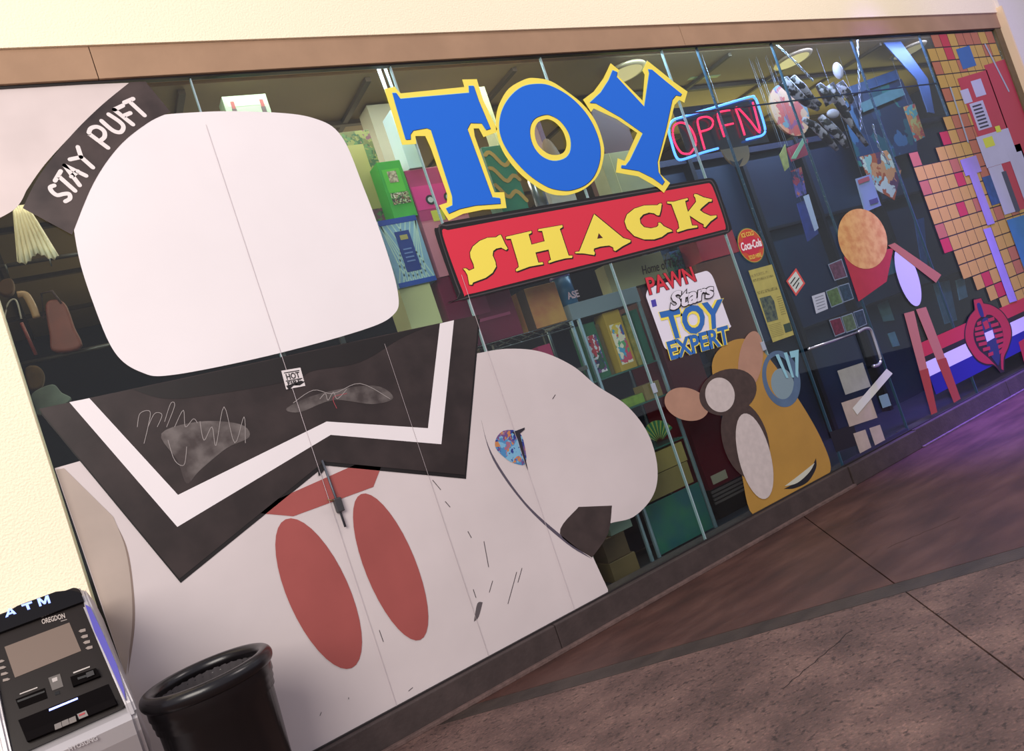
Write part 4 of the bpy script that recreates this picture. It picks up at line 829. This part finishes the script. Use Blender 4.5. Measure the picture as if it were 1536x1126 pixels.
# ceiling lamps, vent
for k, (x, lb) in enumerate(((4.63, 'round ceiling lamp above the sign letter Y'), (6.90, 'round ceiling lamp above the dark hanging ornament'), (8.99, 'round ceiling lamp near the top of the tile wall graphic'))):
    t = thing('ceiling_lamp', (x, .45, 3.9), lb, 'lamp', 'round shop ceiling lamps')
    bm = bmesh.new(); add_lathe(bm, [(.19, 3.9), (.2, 3.89), (.19, 3.875), (.16, 3.87)], x, .45, 32); bm_obj('rim', bm, mat('#b8a078', .4, metal=.4), t, True)
    bm = bmesh.new(); add_lathe(bm, [(.16, 3.87), (.001, 3.872)], x, .45, 32); bm_obj('diffuser', bm, mat('#f0d8a8', .4, emit=.35), t, True)
vt = thing('ceiling_vent', (5.4, .8, 3.9), 'square pale vent panel below the ceiling left of the hanging chain', 'vent')
xv0, zv1 = G(1024, 82, .7); xv1, zv0 = G(1082, 112, .7)
box('vent_panel', xv0, xv1, .7, .76, zv0, zv1, mat('#7f9268', .5), vt, .01)
for k in range(5): box('louvre', xv0 + .05, xv1 - .05, .69, .70, zv0 + (zv1 - zv0) * (k + .7) / 6, zv0 + (zv1 - zv0) * (k + .85) / 6, mat('#6f8260', .5), vt)

# ================================================================ right-hand interior: dark shelving, posters, toys
rp = thing('dark_partition', (7, 1.0, .12), 'tall dark navy partition with black posts behind the glass door', 'partition')
box('partition_panel', 4.9, 11.2, 1.1, 1.16, .12, 3.25, mat('#1d3146', .5, noise=.5, scale=1.1, hex2='#141f3a'), rp)
for x in (5.1, 5.62, 6.35, 7.3, 8.4): box('post', x, x + .055, 1.0, 1.1, .12, 3.3, mat('#06080f', .5), rp)
for z in (2.35, 1.25): box('rail', 4.9, 11.2, 1.03, 1.1, z, z + .03, mat('#080b16', .5), rp)
box('rail', 4.9, 11.2, 1.02, 1.1, 3.2, 3.26, mat('#101838', .5), rp)
PT = patchwork('poster_teal', ['#1a5a60', '#2a7a6c', '#1c3a5c', '#3a6a8c', '#102a44'], 5)
PO = patchwork('poster_orange', ['#a8502c', '#c88a5a', '#8ab0a8', '#5a3050', '#c0c8b8'], 9)
PR = patchwork('toy_red', ['#8c2440', '#3a3a80', '#a85a4c', '#5a4a90', '#1c2450'], 16)
THR = mat('#8a90a0', .5)
def poster(nm, q, Y, m, lb, cat='poster', th=.01, group=None, top=3.91):
    g_ = [G(a, b, Y) for a, b in q]; cxp = sum(a for a, b in g_) / len(g_); zp = max(b for a, b in g_)
    t = thing(nm, (cxp, Y, min(b for a, b in g_)), lb, cat, group)
    plate('sheet', [q], 0, m, t, th=th, base=Y)
    if top: tube('thread', [(cxp, Y + th / 2, (zp + min(b for a, b in g_)) / 2), (cxp, Y + th / 2, top)], .0013, THR, t, 4)
    return t
poster('poster', [(1268, 140), (1352, 118), (1372, 160), (1376, 225), (1290, 250), (1272, 190)], .9, PT, 'large teal poster behind the hanging ornament')
poster('banner', [(1246, 140), (1345, 104), (1350, 118), (1250, 152)], .85, mat('#2c5a86', .5, noise=.3, scale=6), 'blue banner across the top of the teal poster', 'banner')
poster('pale_banner', [(1290, 155), (1352, 128), (1358, 142), (1296, 168)], .84, mat('#5f8f8c', .5, noise=.15, scale=10), 'pale green strip banner on the teal poster', 'banner')
poster('print', [(1290, 235), (1330, 225), (1352, 255), (1342, 300), (1316, 285), (1300, 260)], .5, PO, 'orange and white swirl print below the teal poster')
nsh = poster('notice_sheet', [(1284, 268), (1306, 261), (1322, 308), (1298, 318)], .3, mat('#8c96b4', .6), 'pale printed price sheet with a red heading', 'notice')
plate('heading_strip', [[(1287, 270), (1303, 264), (1305, 270), (1289, 276)]], 0, mat('#b04a50', .6), nsh, th=.004, base=.294)
plate('printed_block', [[(1304, 300), (1316, 296), (1318, 303), (1306, 307)]], 0, mat('#4a3a70', .6), nsh, th=.004, base=.294)
poster('card', [(1356, 160), (1372, 155), (1388, 205), (1374, 212)], .4, patchwork('card_print', ['#b8703c', '#4a8c8c', '#a83c3c', '#a8a05c'], 16), 'narrow orange blister card near the tile wall', 'card')
poster('blue_banner', [(1322, 60), (1345, 54), (1392, 118), (1402, 170), (1392, 168), (1376, 120)], .3, mat('#486494', .5, noise=.25, scale=4), 'pale blue slanted banner left of the tile wall top', 'banner')
poster('red_toy', [(1180, 222), (1212, 208), (1212, 232), (1188, 242)], .4, mat('#a8304a', .5, noise=.2), 'red striped toy package hanging below the round print', 'toy')
poster('green_strip', [(1187, 238), (1205, 206), (1210, 208), (1194, 238)], .37, mat('#7aa07c', .5), 'pale green strip over the red toy package', 'toy', .006)
poster('yellow_toy', [(1170, 232), (1178, 216), (1184, 250), (1178, 256)], .4, mat('#98985a', .5, noise=.3, scale=20), 'yellow green toy hanging left of the red package', 'toy')
poster('toy_strip', [(1187, 256), (1202, 250), (1210, 290), (1196, 296)], .43, PR, 'strip of small red and violet toys hung below the red package', 'toy')
poster('white_figure', [(1206, 294), (1213, 291), (1228, 342), (1223, 346)], .38, mat('#a8b0d0', .5), 'slim white figure toy hanging below the toy strip', 'toy')
poster('blue_card', [(1196, 305), (1212, 298), (1228, 350), (1212, 362)], .45, mat('#2c3c8c', .5, noise=.3, scale=14), 'dark blue blister card behind the slim white figure', 'card')
for k, (q, h, lb) in enumerate((
        ([(1320, 388), (1338, 382), (1346, 408), (1330, 414)], '#3a6a80', 'dim teal card on the partition above the others'),
        ([(1316, 455), (1332, 450), (1342, 480), (1326, 482)], '#5a8088', 'pale teal card on the partition right of the door'),
        ([(1332, 500), (1342, 497), (1350, 518), (1340, 520)], '#6a9aa8', 'small light blue card below the teal cards'),
        ([(1400, 425), (1424, 420), (1436, 480), (1418, 486)], '#5a8cb4', 'bright pale blue panel left of the red emblem'),
        ([(1434, 420), (1446, 416), (1452, 445), (1440, 450)], '#8cc0d8', 'small bright blue card painted as a glass reflection by the blue panel'),  # a reflection in the glass, built as a coloured card
        ([(1372, 330), (1386, 326), (1392, 400), (1384, 404)], '#24508a', 'narrow blue panel right of the white shape'))):
    poster('wall_card', q, 1.088, mat(h, .5, noise=.25, scale=9), lb, 'card', .01, 'cards on the dark partition', None)
# round print + smiling disc
rm_ = thing('round_print', at(1185, 165, .45), 'round orange and red patterned disc behind the ornament', 'disc')
cx2, cz2 = G(1185, 165, .45)
tube('thread', [(cx2, .46, cz2 + .1), (cx2, .46, 3.91)], .0013, THR, rm_, 4)
wplate('disc_face', [[(cx2 + .27 * math.cos(k * .1745), cz2 + .27 * math.sin(k * .1745)) for k in range(36)]], .45, patchwork('round_print', ['#a8402c', '#c07a50', '#5a7a80', '#7a3a60', '#b89068'], 9), rm_, .02)
sm = thing('smiling_disc', at(1108, 225, .25), 'tan round disc with a small smile below the neon sign', 'disc')
cx3, cz3 = G(1103, 222, .25)
tube('thread', [(cx3, .257, cz3 + .1), (cx3, .257, 3.91)], .0013, THR, sm, 4)
wplate('disc_face', [[(cx3 + .17 * math.cos(k * .1745), cz3 + .17 * math.sin(k * .1745)) for k in range(36)]], .25, mat('#8a7258', .6), sm, .015)
plate('mouth', [spline([(1094, 240, 1), (1105, 243), (1115, 236, 1), (1108, 250), (1100, 248)], 4)], 1, mat('#1c1a28', .6), sm, base=.25)
# hanging ornament of dark striped tapering arms on two chains
ho = thing('hanging_ornament', at(1240, 160, .12), 'black and white striped hanging ornament of tapering curved arms on chains', 'ornament')
def zebra():
    m = D_.materials.new('striped_black_white'); m.use_nodes = True; nt = m.node_tree; b = nt.nodes['Principled BSDF']; b.inputs['Roughness'].default_value = .35
    tc = nt.nodes.new('ShaderNodeTexCoord'); n = nt.nodes.new('ShaderNodeTexNoise'); n.inputs['Scale'].default_value = 14; n.inputs['Detail'].default_value = 2
    nt.links.new(tc.outputs['Object'], n.inputs['Vector']); r = nt.nodes.new('ShaderNodeValToRGB'); r.color_ramp.elements[0].position = .5; r.color_ramp.elements[0].color = (*rgb('#15141c'), 1)
    r.color_ramp.elements[1].position = .58; r.color_ramp.elements[1].color = (*rgb('#a8a4b8'), 1); nt.links.new(n.outputs['Fac'], r.inputs[0]); nt.links.new(r.outputs[0], b.inputs['Base Color']); return m
ZB = zebra(); ZW = mat('#c8c4dc', .4)
ZO = lambda p: zm(1160, 60, 6.255, p)
for l, ra in (([(90, 380), (200, 490), (310, 590), (420, 650)], (.05, .045, .035, .02)), ([(180, 350), (280, 450), (360, 550), (440, 610)], (.03, .035, .03, .02)),
              ([(280, 740), (380, 800), (480, 900), (600, 1030)], (.02, .035, .04, .02)), ([(440, 720), (540, 820), (640, 920), (690, 1020)], (.03, .045, .04, .02)),
              ([(520, 420), (600, 560), (680, 700), (760, 830), (880, 990)], (.05, .05, .04, .025, .02)), ([(620, 400), (690, 500), (730, 580), (710, 650)], (.04, .04, .03, .02)), ([(420, 420), (490, 500), (540, 600)], (.03, .05, .05))):
    tube('arm', [p3(a, b, .12) for a, b in ZO(l)], .03, ZB, ho, 10, r2=list(ra))
for cpt, (ra, rb_, rc) in (((607, 290), (.045, .045, .085)), ((560, 690), (.09, .03, .045))):
    bm = bmesh.new(); bmesh.ops.create_uvsphere(bm, u_segments=16, v_segments=10, radius=1); q = p3(*ZO([cpt])[0], .1)
    for v in bm.verts: v.co = q + Vector((v.co.x * ra, v.co.y * rb_, v.co.z * rc))
    bm_obj('pale_knob', bm, ZW, ho, True)
def chain(nm, pts, Y, lb):
    t = thing(nm, at(*pts[-1], Y), lb, 'chain', 'chains inside the window'); P_ = [p3(a, b, Y) for a, b in pts]
    L_ = sum((P_[i + 1] - P_[i]).length for i in range(len(P_) - 1)); n = max(4, int(L_ / .045))
    bm = bmesh.new()
    for k in range(n):
        s = k / n * L_; i = 0
        while i < len(P_) - 2 and s > (P_[i + 1] - P_[i]).length: s -= (P_[i + 1] - P_[i]).length; i += 1
        d = (P_[i + 1] - P_[i]).normalized(); c = P_[i] + d * s; sd = Vector((1, 0, 0)) if k % 2 else Vector((0, 1, 0)); sd = (sd - d * sd.dot(d)).normalized()
        ring = [c + d * (.026 * math.cos(a)) + sd * (.009 * math.sin(a)) for a in [2 * math.pi * j / 8 for j in range(9)]]
        add_tube(bm, ring, .004, 5)
    bm_obj('chain_links', bm, mat('#8f96a0', .3, metal=.6), t, True)
chain('chain', [(1164, 66), (1195, 95), (1222, 124)], .14, 'slanted chain holding the dark hanging ornament')
chain('chain', [(1286, 60), (1289, 130), (1292, 197)], .14, 'long vertical chain right of the ornament')
chain('chain', [(1310, 190), (1318, 220), (1336, 250)], .14, 'short slack chain over the teal poster')

# ================================================================ DOOR HANDLE
hn = thing('door_handle', at(1300, 500, -.06), 'chrome pull handle and push bar on the glass door', 'handle')
CH = mat('#c9ccd8', .18, metal=.85)
tube('bar', [p3(1214, 523, -.06), p3(1287, 498, -.06)], .011, CH, hn)
tube('grip', [p3(a, b, -.07) for a, b in spline([(1287, 498), (1296, 493), (1304, 493), (1309, 503), (1318, 530), (1321, 541), (1317, 547), (1310, 549)], 5, False)], .014, CH, hn, 12)
for a in ((1214, 523), (1289, 497), (1310, 549)): tube('mount', [p3(*a, -.065), p3(*a, 0)], .014, CH, hn)
for k, a in enumerate(((981, 582), (1145, 519))):
    c = p3(*a, -.008); o = box('glass_clip', c.x - .02, c.x + .02, -.014, -.003, c.z - .035, c.z + .035, mat('#b8c2d0', .3, metal=.4), None, .003)
    tag(o, ('small metal clip on the glass joint over the display case', 'small metal clip on the glass joint above the brown ovals')[k], 'clip', 'glass clips')

# ================================================================ CASH MACHINE
at_x0, at_x1 = -.505, -.125
atm = thing('cash_machine', (-.315, -.4, 0), 'silver and black cash machine with lit ATM letters at the lower left', 'cash machine')
SIL = mat('#b9b4b6', .38, metal=.35); BLK = mat('#221c1a', .35, spec=.2); PIT = mat('#0c0909', .8, spec=.05)
A0 = Vector((at_x0, -.72, .905)); FV = Vector((0, .27, .475)).normalized(); FN = Vector((0, -FV.z, FV.y))
FX = Vector((1, 0, 0))
def fpt(px, py, off=0.0):
    """photo measure -> point on the sloping fascia"""
    d = ray(px, py); o = A0 + FN * off; t = (o - CAM).dot(FN) / d.dot(FN); return CAM + d * t
def side_profile(bm, prof, x0, x1, bev=0):
    a = [bm.verts.new((x0, y, z)) for y, z in prof]; b = [bm.verts.new((x1, y, z)) for y, z in prof]; n = len(prof)
    bm.faces.new(a); bm.faces.new(list(reversed(b)))
    for i in range(n): bm.faces.new((a[i], a[(i + 1) % n], b[(i + 1) % n], b[i]))
    if bev:
        bmesh.ops.recalc_face_normals(bm, faces=bm.faces)
        es = [e for e in bm.edges if abs(e.verts[0].co.x - e.verts[1].co.x) < 1e-6]
        bmesh.ops.bevel(bm, geom=es, offset=bev, segments=3, affect='EDGES')
bm = bmesh.new(); side_profile(bm, [(-.07, .0), (-.62, .0), (-.62, .60), (-.07, .60)], at_x0 - .01, at_x1 + .010, .012); bm_obj('cabinet_body', bm, SIL, atm)
bm = bmesh.new(); side_profile(bm, [(-.07, .605), (-.63, .605), (-.70, .70), (-.745, .80), (-.755, .86), (-.735, .885), (-.71, .905), (-.44, 1.37), (-.38, 1.38), (-.12, 1.30), (-.07, 1.2)], at_x0 - .03, at_x1 + .014, .018); bm_obj('head_shell', bm, SIL, atm)
# cheeks
for x in (at_x0 - .034, at_x1 - .012):
    bm = bmesh.new(); side_profile(bm, [(-.745, .875), (-.738, .92), (-.688, 1.04), (-.602, 1.19), (-.485, 1.35), (-.44, 1.37), (-.40, 1.34), (-.60, .88)], x, x + .03, .009); bm_obj('side_cheek', bm, SIL, atm)
def fquad(nm, q, off, th, m, par=atm, pxs=True):
    P_ = [fpt(a, b, off) if pxs else A0 + FX * a + FV * b + FN * off for a, b in q]
    bm = bmesh.new(); f = [bm.verts.new(p) for p in P_]; k = [bm.verts.new(p - FN * th) for p in P_]; n = len(P_)
    bm.faces.new(f); bm.faces.new(list(reversed(k)))
    for i in range(n): bm.faces.new((f[i], f[(i + 1) % n], k[(i + 1) % n], k[i]))
    return bm_obj(nm, bm, m, par)
def rr(u0, u1, v0, v1, r, n=5):
    out = []
    for cx_, cy2, a0 in ((u1 - r, v0 + r, -90), (u1 - r, v1 - r, 0), (u0 + r, v1 - r, 90), (u0 + r, v0 + r, 180)):
        out += [(cx_ + r * math.cos(math.radians(a0 + 90 * k / n)), cy2 + r * math.sin(math.radians(a0 + 90 * k / n))) for k in range(n + 1)]
    return out
FW = at_x1 - at_x0
fquad('fascia', rr(0.0, FW, .0, .555, .03), .012, .03, BLK, atm, False)
ZA = lambda p: zm(0, 860, 4.232, p)
# topper
bm = bmesh.new()
prof = [(0, .472), (.0, .515), (.04, .537), (FW * .3, .555), (FW * .7, .556), (FW - .04, .54), (FW - .008, .52), (FW, .50), (FW, .472)]
o = fquad('topper', prof, .030, .06, mat('#100e10', .2, spec=.3), atm, False)
LT = mat('#8ea4ff', .4, emit=1.15)
def ftx(nm, s, q, m, off=.033, bold=.02):
    P_ = [fpt(a, b, off) for a, b in ZA(q)]; return qtext(nm, s, P_, m, atm, bold=bold, th=.0012)
def lit(loops, q):
    a, b, c, d = [fpt(x, y, .0335) for x, y in ZA(q)]
    tri = tessellate_polygon([[Vector((*p, 0)) for p in l] for l in loops]); flat = [p for l in loops for p in l]
    bm = bmesh.new(); P_ = [a.lerp(b, u).lerp(d.lerp(c, u), v) for u, v in flat]
    f = [bm.verts.new(p) for p in P_]; k = [bm.verts.new(p - FN * .003) for p in P_]
    for t in tri: bm.faces.new([f[i] for i in t]); bm.faces.new([k[i] for i in reversed(t)])
    s0 = 0
    for l in loops:
        n = len(l)
        for i in range(n): bm.faces.new((f[s0 + i], f[s0 + (i + 1) % n], k[s0 + (i + 1) % n], k[s0 + i]))
        s0 += n
    return bm_obj('lit_letter', bm, LT, atm)
lit([[(0, 0), (.34, 1), (.66, 1), (1, 0), (.76, 0), (.70, .2), (.3, .2), (.24, 0)], [(.36, .42), (.5, .80), (.64, .42)]], [(34, 278), (104, 252), (84, 212), (38, 230)])
lit([[(.37, 0), (.37, .74), (0, .74), (0, 1), (1, 1), (1, .74), (.63, .74), (.63, 0)]], [(150, 238), (216, 215), (200, 175), (134, 198)])
lit([[(0, 0), (0, 1), (.26, 1), (.5, .42), (.74, 1), (1, 1), (1, 0), (.8, 0), (.8, .62), (.58, .08), (.42, .08), (.2, .62), (.2, 0)]], [(250, 208), (322, 184), (306, 136), (234, 160)])
SCN = mat('#77675c', .22, spec=.5)
fquad('screen', ZA([(95, 660), (515, 490), (440, 310), (28, 465)]), .0135, .002, SCN)
ftx('logo_lettering', 'OREGDON', [(268, 322), (415, 282), (408, 250), (262, 290)], mat('#b8aca4', .5), .0136, .02)
fquad('logo_line', ZA([(385, 300), (424, 288), (426, 293), (387, 305)]), .0137, .001, mat('#8a807a', .5))
BTN = mat('#8d8078', .5)
for a, b in ((522, 360), (536, 397), (550, 433), (566, 468)):
    fquad('arrow_button', ZA([(a - 24, b + 6), (a - 8, b + 14), (a + 22, b + 5), (a + 20, b - 12), (a - 10, b - 6)]), .0145, .002, BTN)
for a, b in ((6, 558), (16, 598), (30, 636), (42, 674)):
    fquad('arrow_button', ZA([(a - 24, b + 12), (a + 8, b + 4), (a + 24, b - 6), (a + 6, b - 12), (a - 24, b - 4)]), .0145, .002, BTN)
rs = fquad('receipt_slot', ZA([(122, 858), (302, 790), (284, 725), (98, 798)]), .0142, .002, PIT); fquad('label_line', ZA([(125, 768), (237, 726), (237, 719), (125, 761)]), .0146, .002, mat('#b8b0aa', .5))
fquad('slot_mouth', ZA([(108, 806), (282, 742), (284, 752), (112, 818)]), .0148, .0005, mat('#060505', .5), rs)
fquad('info_plate', ZA([(332, 742), (402, 716), (380, 635), (306, 662)]), .0145, .002, mat('#5a5450', .5)); fquad('info_print', ZA([(334, 690), (366, 678), (361, 655), (328, 667)]), .0155, .001, mat('#b0a8a4', .5))
fquad('camera_eye', ZA([(350, 772), (382, 762), (374, 742), (345, 752)]), .0145, .002, mat('#080707', .2))
cr_ = fquad('card_reader', ZA([(462, 715), (637, 648), (610, 598), (445, 655)]), .028, .018, PIT); fquad('reader_mouth', ZA([(490, 660), (585, 628), (590, 640), (495, 674)]), .031, .003, mat('#050404', .4), cr_)
fquad('reader_nub', ZA([(552, 660), (600, 640), (590, 612), (545, 630)]), .036, .01, mat('#211e1e', .4), cr_)
fquad('label_line', ZA([(466, 634), (570, 594), (570, 586), (464, 626)]), .0146, .002, mat('#b8b0aa', .5))
pitq = ZA([(172, 1068), (748, 830), (688, 700), (115, 930)])
fquad('keypad_recess', pitq, .0150, .003, mat('#0e0b0c', .8, spec=.05))
fquad('keypad_shelf', ZA([(172, 1064), (742, 828), (722, 790), (150, 1015)]), .034, .018, mat('#100d0e', .8, spec=.05))
fquad('light_bar', ZA([(312, 872), (494, 796), (492, 786), (310, 860)]), .018, .003, mat('#8f9cff', .4, emit=2.2))
for (a, b), h in zip(((372, 966), (418, 946), (464, 928)), ('#6d6662',) * 3): fquad('key', ZA([(a - 22, b + 26), (a + 22, b + 8), (a + 14, b - 26), (a - 28, b - 8)]), .038, .005, mat(h, .5))
kk = fquad('key', ZA([(502, 924), (560, 900), (545, 868), (488, 892)]), .038, .005, mat('#7d7672', .5)); fquad('key_mark', ZA([(502, 906), (540, 890), (537, 880), (499, 896)]), .0395, .001, mat('#a02a30', .5), kk)
# violet glowing edge strip beside the fascia
stp_ = ZA([(540, 195), (575, 215), (650, 372), (742, 580), (788, 735), (796, 800), (690, 562), (600, 368)])
stq_ = [(FW - .002, .02), (FW + .008, .06), (FW + .018, .16), (FW + .022, .28), (FW + .018, .38), (FW + .008, .46), (FW - .001, .50)]
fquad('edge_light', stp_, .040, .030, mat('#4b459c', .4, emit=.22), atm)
qd = [Vector(( -.33, -.757, .80)), Vector((-.20, -.757, .80)), Vector((-.20, -.765, .835)), Vector((-.33, -.765, .835))]
def lowpt(px, py, Y): x, z = G(px, py, Y); return Vector((x, Y, z))
qtext('brand_lettering', 'HYOSUNG', [lowpt(a, b, -.762) for a, b in ZA([(440, 1128), (622, 1054), (612, 1030), (430, 1102)])], mat('#cfcacb', .35, metal=.3), atm, bold=.01, th=.003)
box('drawer_gap', at_x0 - .012, at_x1 + .012, -.625, -.60, .598, .607, K, atm)

# the head narrows towards its top on the open side
for o in atm.children:
    if o.name.split('.')[0] in ('head_shell', 'side_cheek', 'fascia', 'topper'):
        base = ROOT[o.name]
        for v in o.data.vertices:
            z = v.co.z + base.z; x = v.co.x + base.x
            if z > .90 and x > -.30: v.co.x -= .052 * min(1, (z - .90) / .46) * min(1, (x + .30) / .16)
# ================================================================ BIN
bx_, by_ = .168, -.55
ZR = .875
tb = thing('litter_bin', (bx_, by_, 0), 'round black litter bin with a rolled rim beside the cash machine', 'bin')
BK = mat('#131012', .26, spec=.5, noise=.2, scale=6)
bm = bmesh.new()
prof = [(.20, 0), (.205, .03), (.235, ZR - .16), (.243, ZR - .155), (.243, ZR - .13), (.248, ZR - .125), (.248, ZR - .10), (.254, ZR - .095), (.254, ZR - .06), (.256, ZR - .05)]
add_lathe(bm, prof, bx_, by_, 56); bm_obj('bin_body', bm, BK, tb, True)
bm = bmesh.new(); rp_ = [(.240 + .032 * math.cos(a), ZR - .028 + .034 * math.sin(a)) for a in [math.radians(-60 + k * 20) for k in range(15)]]
add_lathe(bm, rp_ + [(.212, ZR - .06)], bx_, by_, 56); bm_obj('rolled_rim', bm, BK, tb, True)
bm = bmesh.new()
seg = 120; rings = []
for r, z, wv in ((.214, ZR - .02, 0), (.209, ZR - .07, .004), (.205, ZR - .2, .008), (.19, ZR - .55, .008), (.001, ZR - .6, 0)):
    rings.append([bm.verts.new((bx_ + (r + wv * math.sin(k * 1.9) * random.uniform(.4, 1)) * math.cos(2 * math.pi * k / seg), by_ + (r + wv * math.sin(k * 1.9)) * math.sin(2 * math.pi * k / seg), z)) for k in range(seg)])
for i in range(4):
    for k in range(seg): bm.faces.new((rings[i][k], rings[i][(k + 1) % seg], rings[i + 1][(k + 1) % seg], rings[i + 1][k]))
bm_obj('bag_liner', bm, mat('#4a4648', .22, spec=.7), tb, True)
